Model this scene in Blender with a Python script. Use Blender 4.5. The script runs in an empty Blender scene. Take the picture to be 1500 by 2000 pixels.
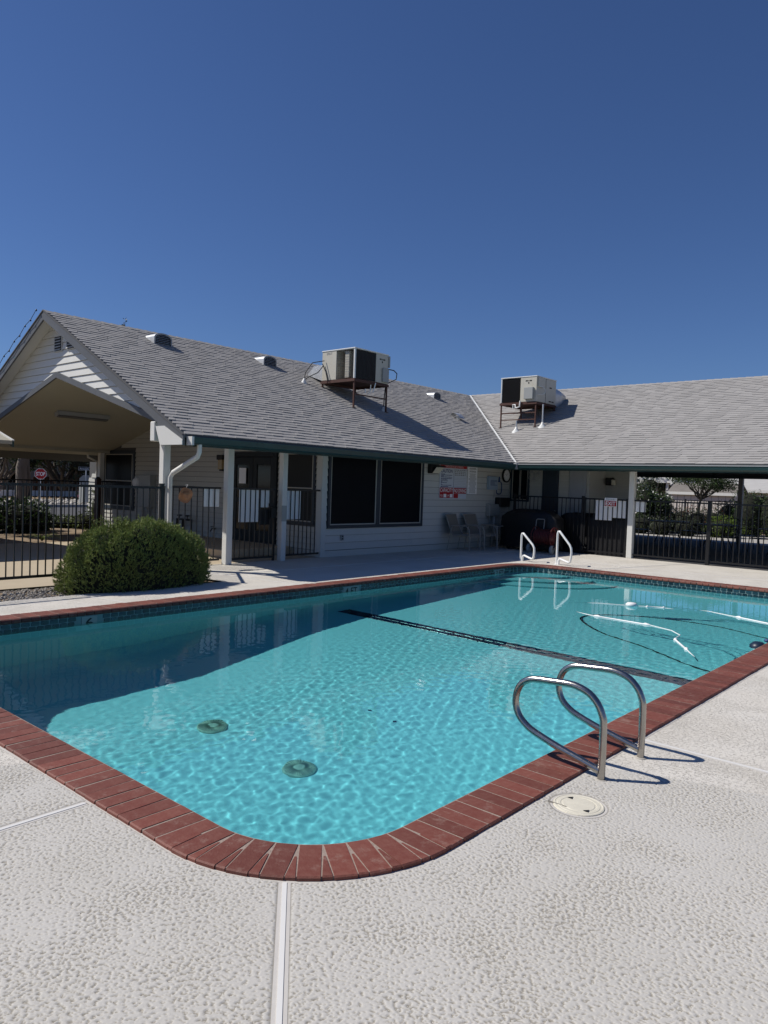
import bpy, math, random
import numpy as np
from mathutils import Vector, Matrix
from mathutils.geometry import tessellate_polygon

random.seed(7)
rng = np.random.default_rng(7)
SC = bpy.context.scene
COL = SC.collection
PI = math.pi

# ------------------------------------------------------------------ camera
cd = bpy.data.cameras.new('camera')
cam = bpy.data.objects.new('camera', cd)
COL.objects.link(cam)
cd.sensor_fit = 'VERTICAL'
cd.sensor_height = 24.0
cd.sensor_width = 18.0
cd.lens = 17.4
cd.clip_start = 0.05
cd.clip_end = 2000
_yaw, _pitch, _roll = -0.71849837, -0.03489141, 0.0344648
_f = Vector((math.sin(_yaw) * math.cos(_pitch), math.cos(_yaw) * math.cos(_pitch), math.sin(_pitch)))
_r0 = Vector((math.cos(_yaw), -math.sin(_yaw), 0))
_u0 = _r0.cross(_f)
_r = _r0 * math.cos(_roll) + _u0 * math.sin(_roll)
_u = _r.cross(_f)
cam.matrix_world = Matrix(((_r.x, _u.x, -_f.x, 0), (_r.y, _u.y, -_f.y, 0), (_r.z, _u.z, -_f.z, 1.5), (0, 0, 0, 1)))
SC.camera = cam
CAMPOS = np.array([0, 0, 1.5])

# ------------------------------------------------------------------ light
SUN = Vector((-0.75, -0.54, 1.0)).normalized()
world = bpy.data.worlds.new('World')
SC.world = world
world.use_nodes = True
wn = world.node_tree.nodes
wl = world.node_tree.links
wn.clear()
sky = wn.new('ShaderNodeTexSky')
sky.sky_type = 'NISHITA'
sky.sun_disc = False
sky.sun_elevation = math.asin(SUN.z)
sky.sun_rotation = math.atan2(SUN.x, SUN.y)
sky.altitude = 300
sky.air_density = 1.0
sky.dust_density = 0.3
sky.ozone_density = 6.0
bg = wn.new('ShaderNodeBackground')
bg.inputs['Strength'].default_value = 0.05
wo = wn.new('ShaderNodeOutputWorld')
tint = wn.new('ShaderNodeMix')
tint.data_type = 'RGBA'
tint.blend_type = 'MULTIPLY'
tint.inputs['Factor'].default_value = 1.0
tint.inputs['B'].default_value = (1.05, 1.22, 1.60, 1)
wl.new(sky.outputs[0], tint.inputs['A'])
wl.new(tint.outputs['Result'], bg.inputs['Color'])
wl.new(bg.outputs[0], wo.inputs['Surface'])
sl = bpy.data.lights.new('sun', 'SUN')
sl.energy = 5.0
sl.angle = math.radians(0.53)
sl.color = (1.0, 0.95, 0.88)
sl.cycles.is_caustics_light = True
sun = bpy.data.objects.new('sun', sl)
COL.objects.link(sun)
sun.location = (-20, -15, 30)
sun.rotation_euler = (-SUN).to_track_quat('-Z', 'Y').to_euler()
vs = SC.view_settings
vs.view_transform = 'Standard'
vs.look = 'None'
vs.exposure = -0.1
vs.gamma = 1.0
vs.use_curve_mapping = False
SC.cycles.max_bounces = 8
SC.cycles.diffuse_bounces = 4
SC.cycles.glossy_bounces = 4
SC.cycles.transmission_bounces = 6
SC.cycles.transparent_max_bounces = 8
SC.cycles.caustics_reflective = False
SC.cycles.caustics_refractive = True
SC.cycles.blur_glossy = 0.3
SC.cycles.sample_clamp_indirect = 6.0
SC.cycles.use_denoising = True

# ------------------------------------------------------------------ materials
MATS = {}


def mat(name, col, rough=0.6, metal=0.0, var=0.0, vscale=6.0, bump=0.0, bscale=40.0, spec=0.4, island=0.0, col2=None, detail=4.0, stretch=None, bdist=0.01, translucent=0.0):
    """Principled material; var mixes col2 (or a darker col) by noise, island varies each loose piece."""
    if name in MATS:
        return MATS[name]
    m = bpy.data.materials.new(name)
    m.use_nodes = True
    nt = m.node_tree
    N, L = nt.nodes, nt.links
    b = N['Principled BSDF']
    b.inputs['Roughness'].default_value = rough
    b.inputs['Metallic'].default_value = metal
    b.inputs['Specular IOR Level'].default_value = spec
    c = (*col, 1)
    b.inputs['Base Color'].default_value = c
    tc = N.new('ShaderNodeTexCoord')
    src = tc.outputs['Object']
    if stretch:
        mp = N.new('ShaderNodeMapping')
        mp.inputs['Scale'].default_value = stretch
        L.new(src, mp.inputs['Vector'])
        src = mp.outputs[0]
    out = None
    if var > 0:
        n = N.new('ShaderNodeTexNoise')
        n.inputs['Scale'].default_value = vscale
        n.inputs['Detail'].default_value = detail
        n.inputs['Roughness'].default_value = 0.65
        L.new(src, n.inputs['Vector'])
        r = N.new('ShaderNodeMapRange')
        r.inputs['From Min'].default_value = 0.3
        r.inputs['From Max'].default_value = 0.7
        r.inputs['To Max'].default_value = var
        L.new(n.outputs['Fac'], r.inputs['Value'])
        mx = N.new('ShaderNodeMix')
        mx.data_type = 'RGBA'
        mx.inputs['A'].default_value = c
        c2 = col2 if col2 else tuple(v * 0.5 for v in col)
        mx.inputs['B'].default_value = (*c2, 1)
        L.new(r.outputs[0], mx.inputs['Factor'])
        out = mx.outputs['Result']
    if island > 0:
        g = N.new('ShaderNodeNewGeometry')
        r = N.new('ShaderNodeMapRange')
        r.inputs['To Min'].default_value = 1 - island
        r.inputs['To Max'].default_value = 1 + island
        oi = N.new('ShaderNodeObjectInfo')
        ad = N.new('ShaderNodeMath')
        ad.operation = 'ADD'
        fr = N.new('ShaderNodeMath')
        fr.operation = 'FRACT'
        L.new(g.outputs['Random Per Island'], ad.inputs[0])
        L.new(oi.outputs['Random'], ad.inputs[1])
        L.new(ad.outputs[0], fr.inputs[0])
        L.new(fr.outputs[0], r.inputs['Value'])
        mx = N.new('ShaderNodeMix')
        mx.data_type = 'RGBA'
        mx.blend_type = 'MULTIPLY'
        mx.inputs['Factor'].default_value = 1.0
        if out:
            L.new(out, mx.inputs['A'])
        else:
            mx.inputs['A'].default_value = c
        L.new(r.outputs[0], mx.inputs['B'])
        out = mx.outputs['Result']
    if out:
        L.new(out, b.inputs['Base Color'])
    if bump > 0:
        n = N.new('ShaderNodeTexNoise')
        n.inputs['Scale'].default_value = bscale
        n.inputs['Detail'].default_value = 5
        L.new(src, n.inputs['Vector'])
        bp = N.new('ShaderNodeBump')
        bp.inputs['Strength'].default_value = bump
        bp.inputs['Distance'].default_value = bdist
        L.new(n.outputs['Fac'], bp.inputs['Height'])
        L.new(bp.outputs[0], b.inputs['Normal'])
    if translucent > 0:
        tr = N.new('ShaderNodeBsdfTranslucent')
        if out:
            L.new(out, tr.inputs['Color'])
        else:
            tr.inputs['Color'].default_value = c
        ms = N.new('ShaderNodeMixShader')
        ms.inputs[0].default_value = translucent
        L.new(b.outputs[0], ms.inputs[1])
        L.new(tr.outputs[0], ms.inputs[2])
        L.new(ms.outputs[0], N['Material Output'].inputs['Surface'])
    MATS[name] = m
    return m


def deck_material():
    m = bpy.data.materials.new('textured deck coating')
    m.use_nodes = True
    nt = m.node_tree
    N, L = nt.nodes, nt.links
    b = N['Principled BSDF']
    b.inputs['Roughness'].default_value = 0.75
    b.inputs['Specular IOR Level'].default_value = 0.25
    tc = N.new('ShaderNodeTexCoord')
    # trowelled-down splatter: flattened islands with torn edges, uneven from patch to patch
    def noise(scale, detail, rough=0.6, vec=None):
        q = N.new('ShaderNodeTexNoise')
        q.inputs['Scale'].default_value = scale
        q.inputs['Detail'].default_value = detail
        q.inputs['Roughness'].default_value = rough
        L.new(vec if vec else tc.outputs['Object'], q.inputs['Vector'])
        return q

    def math_(op, a, b_, c=None):
        q = N.new('ShaderNodeMath')
        q.operation = op
        for i, v in enumerate((a, b_, c)):
            if v is None:
                continue
            if isinstance(v, (int, float)):
                q.inputs[i].default_value = v
            else:
                L.new(v, q.inputs[i])
        return q.outputs[0]

    def ramp(v, lo, hi, smooth=True):
        q = N.new('ShaderNodeMapRange')
        if smooth:
            q.interpolation_type = 'SMOOTHSTEP'
        q.inputs['From Min'].default_value = lo
        q.inputs['From Max'].default_value = hi
        L.new(v, q.inputs['Value'])
        return q.outputs[0]
    big = noise(50, 5, 0.68)
    fine = noise(105, 4, 0.65)
    patch = noise(1.9, 5, 0.65)
    thr = math_('MULTIPLY_ADD', patch.outputs['Fac'], 0.30, -0.15)
    p1 = ramp(math_('ADD', big.outputs['Fac'], thr), 0.415, 0.47)
    p2 = ramp(math_('MULTIPLY_ADD', patch.outputs['Fac'], 0.2, fine.outputs['Fac']), 0.45, 0.53)
    grain = noise(420, 3)
    hgt = math_('ADD', math_('MULTIPLY', p1, 0.75), math_('MULTIPLY', p2, 0.36))
    hgt = math_('MULTIPLY_ADD', grain.outputs['Fac'], 0.06, hgt)
    bp = N.new('ShaderNodeBump')
    bp.inputs['Strength'].default_value = 1.0
    bp.inputs['Distance'].default_value = 0.0032
    L.new(hgt, bp.inputs['Height'])
    L.new(bp.outputs[0], b.inputs['Normal'])
    r1 = ramp(math_('ADD', math_('MULTIPLY', p1, 0.5), math_('MULTIPLY', p2, 0.5)), 0.0, 0.8)
    # colour: cream-grey coat, darker tan painting crevice shade into the low spots, broad weathering
    n3 = N.new('ShaderNodeTexNoise')
    n3.inputs['Scale'].default_value = 1.3
    n3.inputs['Detail'].default_value = 5
    L.new(tc.outputs['Object'], n3.inputs['Vector'])
    c1 = N.new('ShaderNodeMix')
    c1.data_type = 'RGBA'
    c1.inputs['A'].default_value = (0.655, 0.625, 0.565, 1)
    c1.inputs['B'].default_value = (0.60, 0.565, 0.50, 1)
    r3 = N.new('ShaderNodeMapRange')
    r3.inputs['From Min'].default_value = 0.35
    r3.inputs['From Max'].default_value = 0.65
    L.new(n3.outputs['Fac'], r3.inputs['Value'])
    L.new(r3.outputs[0], c1.inputs['Factor'])
    c2 = N.new('ShaderNodeMix')
    c2.data_type = 'RGBA'
    c2.inputs['A'].default_value = (0.56, 0.515, 0.435, 1)
    L.new(r1, c2.inputs['Factor'])
    L.new(c1.outputs['Result'], c2.inputs['B'])
    L.new(c2.outputs['Result'], b.inputs['Base Color'])
    return m


def water_material():
    m = bpy.data.materials.new('clear pool water')
    m.use_nodes = True
    nt = m.node_tree
    N, L = nt.nodes, nt.links
    N.remove(N['Principled BSDF'])
    rf = N.new('ShaderNodeBsdfRefraction')
    rf.inputs['IOR'].default_value = 1.333
    rf.inputs['Roughness'].default_value = 0.0
    rf.inputs['Color'].default_value = (0.565, 0.92, 0.95, 1)
    gl = N.new('ShaderNodeBsdfGlossy')
    gl.inputs['Roughness'].default_value = 0.0
    gl.inputs['Color'].default_value = (1, 1, 1, 1)
    fr = N.new('ShaderNodeFresnel')
    fr.inputs['IOR'].default_value = 1.333
    mx = N.new('ShaderNodeMixShader')
    L.new(fr.outputs[0], mx.inputs[0])
    L.new(rf.outputs[0], mx.inputs[1])
    L.new(gl.outputs[0], mx.inputs[2])
    L.new(mx.outputs[0], N['Material Output'].inputs['Surface'])
    return m


M_DECK = deck_material()
M_WATER = water_material()
M_BRICK = mat('red coping brick', (0.150, 0.039, 0.026), 0.66, var=0.75, vscale=34, bump=0.5, bscale=140, island=0.20, col2=(0.20, 0.080, 0.058), bdist=0.003)
M_MORTAR = mat('grey mortar', (0.38, 0.30, 0.25), 0.9, var=0.7, vscale=60, bump=0.6, bscale=150, bdist=0.004)
M_TILE = mat('dark teal glazed tile', (0.012, 0.045, 0.05), 0.18, island=0.5, var=0.6, vscale=20, col2=(0.02, 0.03, 0.06), spec=0.5)
M_GROUT = mat('pale grout', (0.20, 0.27, 0.27), 0.85)
M_BORDER = mat('smooth joint border', (0.56, 0.535, 0.495), 0.75, var=0.5, vscale=14, col2=(0.48, 0.455, 0.42), bump=0.3, bscale=120, bdist=0.002)
M_NAVY = mat('navy lane tile', (0.008, 0.012, 0.05), 0.2, island=0.4)
M_PLASTER = mat('pool plaster', (0.50, 0.78, 0.80), 0.85, var=0.25, vscale=1.2, col2=(0.43, 0.74, 0.80))
M_WHITE = mat('white paint', (0.66, 0.66, 0.63), 0.5, var=0.25, vscale=5, col2=(0.54, 0.53, 0.49))
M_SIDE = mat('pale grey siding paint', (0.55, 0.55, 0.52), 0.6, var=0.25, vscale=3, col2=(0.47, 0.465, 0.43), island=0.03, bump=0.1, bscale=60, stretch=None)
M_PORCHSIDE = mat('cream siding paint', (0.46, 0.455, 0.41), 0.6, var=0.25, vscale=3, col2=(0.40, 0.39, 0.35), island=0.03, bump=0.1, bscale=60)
M_CEIL = mat('cream porch ceiling', (0.40, 0.38, 0.31), 0.75, var=0.3, vscale=2, col2=(0.34, 0.32, 0.26))
M_TRIM = mat('grey trim paint', (0.34, 0.35, 0.36), 0.55, var=0.2, vscale=6)
M_RAKE = mat('weathered grey rake paint', (0.105, 0.11, 0.118), 0.55, var=0.3, vscale=5)
M_GREEN = mat('dark green gutter paint', (0.022, 0.055, 0.055), 0.35, var=0.3, vscale=4)
M_DECKN = mat('weathered deck coating', (0.525, 0.508, 0.472), 0.8, var=0.8, vscale=1.6, col2=(0.475, 0.457, 0.415), bump=0.35, bscale=330, bdist=0.0012, spec=0.25, detail=8)
def darken_hollows(m, col, z0, z1):
    """dirt tone in the low spots of the relief, darkened to paint in crevice shade"""
    nt = m.node_tree
    N, L = nt.nodes, nt.links
    b = N['Principled BSDF']
    src = b.inputs['Base Color'].links[0].from_socket
    tc = N.new('ShaderNodeTexCoord')
    sx = N.new('ShaderNodeSeparateXYZ')
    L.new(tc.outputs['Object'], sx.inputs[0])
    r = N.new('ShaderNodeMapRange')
    r.inputs['From Min'].default_value = z0
    r.inputs['From Max'].default_value = z1
    L.new(sx.outputs['Z'], r.inputs['Value'])
    mx = N.new('ShaderNodeMix')
    mx.data_type = 'RGBA'
    mx.inputs['A'].default_value = (*col, 1)
    L.new(src, mx.inputs['B'])
    L.new(r.outputs[0], mx.inputs['Factor'])
    L.new(mx.outputs['Result'], b.inputs['Base Color'])


darken_hollows(M_DECKN, (0.27, 0.25, 0.21), 0.0002, 0.0034)  # low spots coloured darker to deepen the crevice shade
M_DKTRIM = mat('slate trim paint', (0.022, 0.032, 0.044), 0.5)
M_SCREEN = mat('dark solar screen', (0.006, 0.008, 0.011), 0.35, spec=0.05, var=0.4, vscale=2)  # noise in the colour stands in for faint cloudy reflections
M_SCREEN2 = mat('grey insect screen', (0.026, 0.027, 0.026), 0.6, spec=0.15)
M_LINE = mat('beige screen frame', (0.42, 0.40, 0.35), 0.5)
M_DOOR = mat('dark green door paint', (0.014, 0.018, 0.020), 0.45, spec=0.2)
M_GLASS = mat('dark door glass', (0.005, 0.006, 0.007), 0.08, spec=0.3)
M_BLACK = mat('black fence paint', (0.009, 0.009, 0.010), 0.42)
M_SHING = mat('grey asphalt shingle', (0.325, 0.315, 0.303), 0.9, var=0.35, vscale=1.5, col2=(0.27, 0.26, 0.25), island=0.05, bump=0.2, bscale=220, bdist=0.003)
M_UNDER = mat('shingle underlay', (0.10, 0.10, 0.10), 0.95)
M_GALV = mat('galvanised metal', (0.60, 0.62, 0.63), 0.42, metal=0.55, var=0.3, vscale=8)
M_WMETAL = mat('white painted metal', (0.68, 0.69, 0.67), 0.4, var=0.2, vscale=7)
M_AC = mat('aged cream cabinet metal', (0.52, 0.50, 0.43), 0.5, var=0.35, vscale=5, col2=(0.42, 0.38, 0.30))
M_COIL = mat('dark condenser coil', (0.022, 0.019, 0.017), 0.6, var=0.5, vscale=30)
M_RUST = mat('rusty steel', (0.10, 0.045, 0.034), 0.8, var=0.7, vscale=14, col2=(0.045, 0.025, 0.022))
M_STEEL = mat('stainless steel tube', (0.44, 0.42, 0.39), 0.24, metal=1.0, var=0.6, vscale=14, col2=(0.30, 0.28, 0.25), bump=0.08, bscale=60)
M_RAILW = mat('white rail coating', (0.78, 0.79, 0.78), 0.35)
M_CREAM = mat('cream plastic', (0.70, 0.66, 0.54), 0.5, var=0.25, vscale=16)
M_PLAST = mat('white plastic', (0.80, 0.81, 0.80), 0.4)
M_PAPER = mat('white sheet', (0.84, 0.85, 0.86), 0.7)
M_HOSE = mat('pale float hose', (0.72, 0.76, 0.74), 0.45)
M_RED = mat('red print', (0.42, 0.014, 0.016), 0.5)
M_REDSIGN = mat('red sign face', (0.36, 0.010, 0.014), 0.45)
M_NAVYINK = mat('navy ink', (0.015, 0.03, 0.13), 0.6)
M_INK = mat('black ink', (0.012, 0.012, 0.012), 0.6)
M_GREYINK = mat('grey ink', (0.20, 0.21, 0.22), 0.7)
M_TAN = mat('tan concrete', (0.46, 0.385, 0.275), 0.85, var=0.4, vscale=1.8, col2=(0.37, 0.30, 0.21), bump=0.3, bscale=90)
M_CONC = mat('grey concrete', (0.40, 0.385, 0.355), 0.85, var=0.4, vscale=1.5, bump=0.25, bscale=90, col2=(0.33, 0.31, 0.28))
M_DIRT = mat('dry bare soil', (0.27, 0.20, 0.13), 0.95, var=0.6, vscale=1.5, bump=0.6, bscale=20, col2=(0.17, 0.125, 0.08))
M_ASPH = mat('street asphalt', (0.075, 0.075, 0.078), 0.9, var=0.4, vscale=1.2, bump=0.3, bscale=120)
M_STONE = mat('pale river stone', (0.42, 0.39, 0.34), 0.8, island=0.45, var=0.3, vscale=20)
M_GRAVEL = mat('small gravel', (0.34, 0.31, 0.27), 0.85, island=0.55, var=0.3, vscale=40)
M_LEAF = mat('deep green leaf', (0.042, 0.075, 0.020), 0.55, island=0.45, translucent=0.2)
M_LEAFD = mat('dark olive leaf', (0.040, 0.055, 0.026), 0.6, island=0.5, translucent=0.15)
M_LEAFL = mat('bright green leaf', (0.11, 0.17, 0.022), 0.55, island=0.35, translucent=0.25)
M_LEAFY = mat('yellow green leaf', (0.10, 0.13, 0.035), 0.55, island=0.4, translucent=0.25)
M_BUSH = mat('rosemary sprig', (0.21, 0.255, 0.068), 0.6, island=0.5, translucent=0.15)
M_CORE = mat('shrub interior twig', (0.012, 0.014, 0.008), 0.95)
M_BARK = mat('grey bark', (0.16, 0.135, 0.11), 0.9, var=0.7, vscale=9, bump=0.8, bscale=24, stretch=(1, 1, 0.25), bdist=0.03)
M_REDLEAF = mat('rust red leaf', (0.16, 0.05, 0.022), 0.6, island=0.4)
M_FLOWER = mat('white blossom', (0.75, 0.74, 0.70), 0.6)
M_PINK = mat('pink blossom', (0.55, 0.22, 0.38), 0.6)
M_SLING = mat('taupe sling fabric', (0.20, 0.18, 0.15), 0.8)
M_CHFRAME = mat('taupe chair frame', (0.30, 0.28, 0.25), 0.45)
M_METER = mat('grey meter box', (0.32, 0.33, 0.32), 0.5)
M_CONDUIT = mat('grey conduit', (0.30, 0.31, 0.31), 0.45)
M_COVER = mat('black vinyl cover', (0.008, 0.008, 0.009), 0.55, bump=0.4, bscale=9, bdist=0.03)
M_REEL = mat('red reel metal', (0.09, 0.012, 0.012), 0.45)
M_STRAW = mat('woven straw', (0.50, 0.25, 0.13), 0.8, var=0.5, vscale=30)
M_FAN = mat('brown fan blade', (0.06, 0.028, 0.02), 0.5)
M_BLUE = mat('blue plastic', (0.03, 0.06, 0.17), 0.5)
M_TEAL = mat('dark blue plastic', (0.01, 0.022, 0.045), 0.4)
M_HWALL = mat('tan house siding', (0.34, 0.31, 0.27), 0.8, var=0.2, vscale=1)
M_HWALL2 = mat('white shed siding', (0.58, 0.54, 0.50), 0.75)
M_HROOF = mat('weathered grey roof', (0.21, 0.19, 0.17), 0.9, var=0.5, vscale=1.5)
M_HROOF2 = mat('pale roof', (0.46, 0.45, 0.43), 0.85, var=0.3, vscale=2)
M_BROWN = mat('brown post paint', (0.055, 0.026, 0.018), 0.6)
M_DRAIN = mat('aged drain plastic', (0.62, 0.66, 0.52), 0.6, var=0.4, vscale=30)
M_HAZEHILL = mat('far trees', (0.05, 0.065, 0.03), 0.95, var=0.5, vscale=0.3)

def bloom(m, col, scale, lo, hi, amt):
    """pale mineral bloom in irregular patches"""
    nt = m.node_tree
    N, L = nt.nodes, nt.links
    b = N['Principled BSDF']
    src = b.inputs['Base Color'].links[0].from_socket
    g = N.new('ShaderNodeNewGeometry')
    n = N.new('ShaderNodeTexNoise')
    n.inputs['Scale'].default_value = scale
    n.inputs['Detail'].default_value = 8
    n.inputs['Roughness'].default_value = 0.75
    L.new(g.outputs['Position'], n.inputs['Vector'])
    r = N.new('ShaderNodeMapRange')
    r.inputs['From Min'].default_value = lo
    r.inputs['From Max'].default_value = hi
    r.inputs['To Max'].default_value = amt
    L.new(n.outputs['Fac'], r.inputs['Value'])
    mx = N.new('ShaderNodeMix')
    mx.data_type = 'RGBA'
    L.new(r.outputs[0], mx.inputs['Factor'])
    L.new(src, mx.inputs['A'])
    mx.inputs['B'].default_value = (*col, 1)
    L.new(mx.outputs['Result'], b.inputs['Base Color'])


bloom(M_BRICK, (0.36, 0.27, 0.22), 9.0, 0.56, 0.74, 0.55)
bloom(M_SHING, (0.21, 0.208, 0.205), 0.9, 0.52, 0.74, 0.40)
bloom(M_DECKN, (0.40, 0.38, 0.34), 1.1, 0.56, 0.76, 0.35)
bloom(M_CREAM, (0.42, 0.38, 0.30), 18.0, 0.54, 0.78, 0.45)

# ------------------------------------------------------------------ builders
WL = {}        # world location of every parent


class MB:
    """Collects shapes, then links them as one mesh object."""

    def __init__(self):
        self.v, self.f, self.mi = [], [], []
        self.m = 0
        self.smooth = False
        self.sm = []

    def add(self, vs_, fs_, smooth=False):
        o = len(self.v)
        self.v += [tuple(p) for p in vs_]
        for f in fs_:
            self.f.append(tuple(i + o for i in f))
            self.mi.append(self.m)
            self.sm.append(smooth)
        return self

    def box(self, a, b, rot=None, piv=None):
        x0, y0, z0 = a
        x1, y1, z1 = b
        p = [(x0, y0, z0), (x1, y0, z0), (x1, y1, z0), (x0, y1, z0), (x0, y0, z1), (x1, y0, z1), (x1, y1, z1), (x0, y1, z1)]
        if rot is not None:
            c = Vector(piv) if piv else Vector(((x0 + x1) / 2, (y0 + y1) / 2, (z0 + z1) / 2))
            p = [tuple(rot @ (Vector(q) - c) + c) for q in p]
        return self.add(p, [(0, 3, 2, 1), (4, 5, 6, 7), (0, 1, 5, 4), (1, 2, 6, 5), (2, 3, 7, 6), (3, 0, 4, 7)])

    def bbox(self, a, b, c=0.006):
        """box with chamfered edges"""
        x0, y0, z0 = a
        x1, y1, z1 = b
        c = min(c, (x1 - x0) * .4, (y1 - y0) * .4, (z1 - z0) * .4)
        P = []
        for z, i in ((z0, c), (z0 + c, 0), (z1 - c, 0), (z1, c)):
            P += [(x0 + c, y0 + i, z), (x1 - c, y0 + i, z), (x1 - i, y0 + c, z), (x1 - i, y1 - c, z), (x1 - c, y1 - i, z), (x0 + c, y1 - i, z), (x0 + i, y1 - c, z), (x0 + i, y0 + c, z)]
        F = [tuple(range(7, -1, -1)), tuple(range(24, 32))]
        for k in range(3):
            for j in range(8):
                F.append((k * 8 + j, k * 8 + (j + 1) % 8, k * 8 + 8 + (j + 1) % 8, k * 8 + 8 + j))
        return self.add(P, F)

    def tube(self, pts, r, n=8, caps=True, closed=False):
        pts = [Vector(p) for p in pts]
        R = r if isinstance(r, (list, tuple)) else [r] * len(pts)
        rings = []
        up = None
        for i, p in enumerate(pts):
            if closed:
                t = pts[(i + 1) % len(pts)] - pts[i - 1]
            else:
                t = pts[min(i + 1, len(pts) - 1)] - pts[max(i - 1, 0)]
            t = t.normalized() if t.length > 1e-9 else Vector((0, 0, 1))
            if up is None:
                up = Vector((0, 0, 1)) if abs(t.z) < 0.9 else Vector((1, 0, 0))
            s = t.cross(up)
            if s.length < 1e-6:
                s = t.orthogonal()
            s.normalize()
            up = s.cross(t).normalized()
            rings.append([tuple(p + (s * math.cos(2 * PI * k / n) + up * math.sin(2 * PI * k / n)) * R[i]) for k in range(n)])
        V = [q for r_ in rings for q in r_]
        F = []
        m = len(rings)
        for i in range(m if closed else m - 1):
            j = (i + 1) % m
            for k in range(n):
                F.append((i * n + k, i * n + (k + 1) % n, j * n + (k + 1) % n, j * n + k))
        self.add(V, F, True)
        if caps and not closed:
            self.add(rings[0], [tuple(range(n))[::-1]])
            self.add(rings[-1], [tuple(range(n))])
        return self

    def prism(self, poly, ax, a, b):
        """extrude a 2-D polygon along axis ax ('x','y','z') from a to b"""
        def pt(p, t):
            return {'x': (t, p[0], p[1]), 'y': (p[0], t, p[1]), 'z': (p[0], p[1], t)}[ax]
        n = len(poly)
        V = [pt(p, a) for p in poly] + [pt(p, b) for p in poly]
        F = [tuple(range(n))[::-1], tuple(range(n, 2 * n))]
        for i in range(n):
            F.append((i, (i + 1) % n, n + (i + 1) % n, n + i))
        return self.add(V, F)

    def lathe(self, prof, c, n=20, axis='z', smooth=True):
        V, F = [], []
        for (r, h) in prof:
            for k in range(n):
                a = 2 * PI * k / n
                q = (r * math.cos(a), r * math.sin(a), h)
                if axis == 'x':
                    q = (q[2], q[0], q[1])
                elif axis == 'y':
                    q = (q[0], -q[2], q[1])
                V.append((c[0] + q[0], c[1] + q[1], c[2] + q[2]))
        for i in range(len(prof) - 1):
            for k in range(n):
                F.append((i * n + k, i * n + (k + 1) % n, (i + 1) * n + (k + 1) % n, (i + 1) * n + k))
        return self.add(V, F, smooth)

    def build(self, name, m, parent=None, loc=None):
        me = bpy.data.meshes.new(name)
        base = Vector(WL[parent.name]) if parent else (Vector(loc) if loc else Vector((0, 0, 0)))
        me.from_pydata([(v[0] - base.x, v[1] - base.y, v[2] - base.z) for v in self.v], [], self.f)
        for mm in (m if isinstance(m, (list, tuple)) else [m]):
            me.materials.append(mm)
        me.polygons.foreach_set('material_index', self.mi)
        me.polygons.foreach_set('use_smooth', self.sm)
        me.update()
        o = bpy.data.objects.new(name, me)
        COL.objects.link(o)
        if parent:
            o.parent = parent
            WL[o.name] = tuple(base)
        else:
            o.location = base
            WL[o.name] = tuple(base)
        return o


def arr_obj(name, V, F, m, parent=None, smooth=False):
    """fast mesh from numpy arrays, all faces with the same vertex count"""
    base = np.array(WL[parent.name]) if parent else np.zeros(3)
    me = bpy.data.meshes.new(name)
    V = np.asarray(V, np.float32) - base.astype(np.float32)
    F = np.asarray(F, np.int32)
    k = F.shape[1]
    me.vertices.add(len(V))
    me.vertices.foreach_set('co', V.ravel())
    me.loops.add(F.size)
    me.loops.foreach_set('vertex_index', F.ravel())
    me.polygons.add(len(F))
    me.polygons.foreach_set('loop_start', np.arange(0, F.size, k, dtype=np.int32))
    if smooth:
        me.polygons.foreach_set('use_smooth', np.ones(len(F), bool))
    me.materials.append(m)
    me.update(calc_edges=True)
    o = bpy.data.objects.new(name, me)
    COL.objects.link(o)
    if parent:
        o.parent = parent
    WL[o.name] = tuple(base)
    return o


def tag(o, label=None, cat=None, group=None, kind=None):
    if label:
        o['label'] = label
    if cat:
        o['category'] = cat
    if group:
        o['group'] = group
    if kind:
        o['kind'] = kind
    return o


def thing(name, label, cat, loc=(0, 0, 0), group=None, kind=None):
    o = bpy.data.objects.new(name, None)
    COL.objects.link(o)
    o.location = loc
    o.empty_display_size = 0.2
    WL[o.name] = tuple(loc)
    return tag(o, label, cat, group, kind)


def inst(name, mesh, parent, loc, rot=(0, 0, 0), scale=(1, 1, 1)):
    """another object on a shared mesh, loc in world space"""
    o = bpy.data.objects.new(name, mesh)
    COL.objects.link(o)
    b = WL[parent.name] if parent else (0, 0, 0)
    o.parent = parent
    o.location = (loc[0] - b[0], loc[1] - b[1], loc[2] - b[2])
    o.rotation_euler = rot
    o.scale = scale
    return o


FACE = {'+x': Matrix(((0, 0, 1), (1, 0, 0), (0, 1, 0))), '-y': Matrix(((1, 0, 0), (0, 0, -1), (0, 1, 0))), 'up': Matrix(((1, 0, 0), (0, 1, 0), (0, 0, 1)))}


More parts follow.
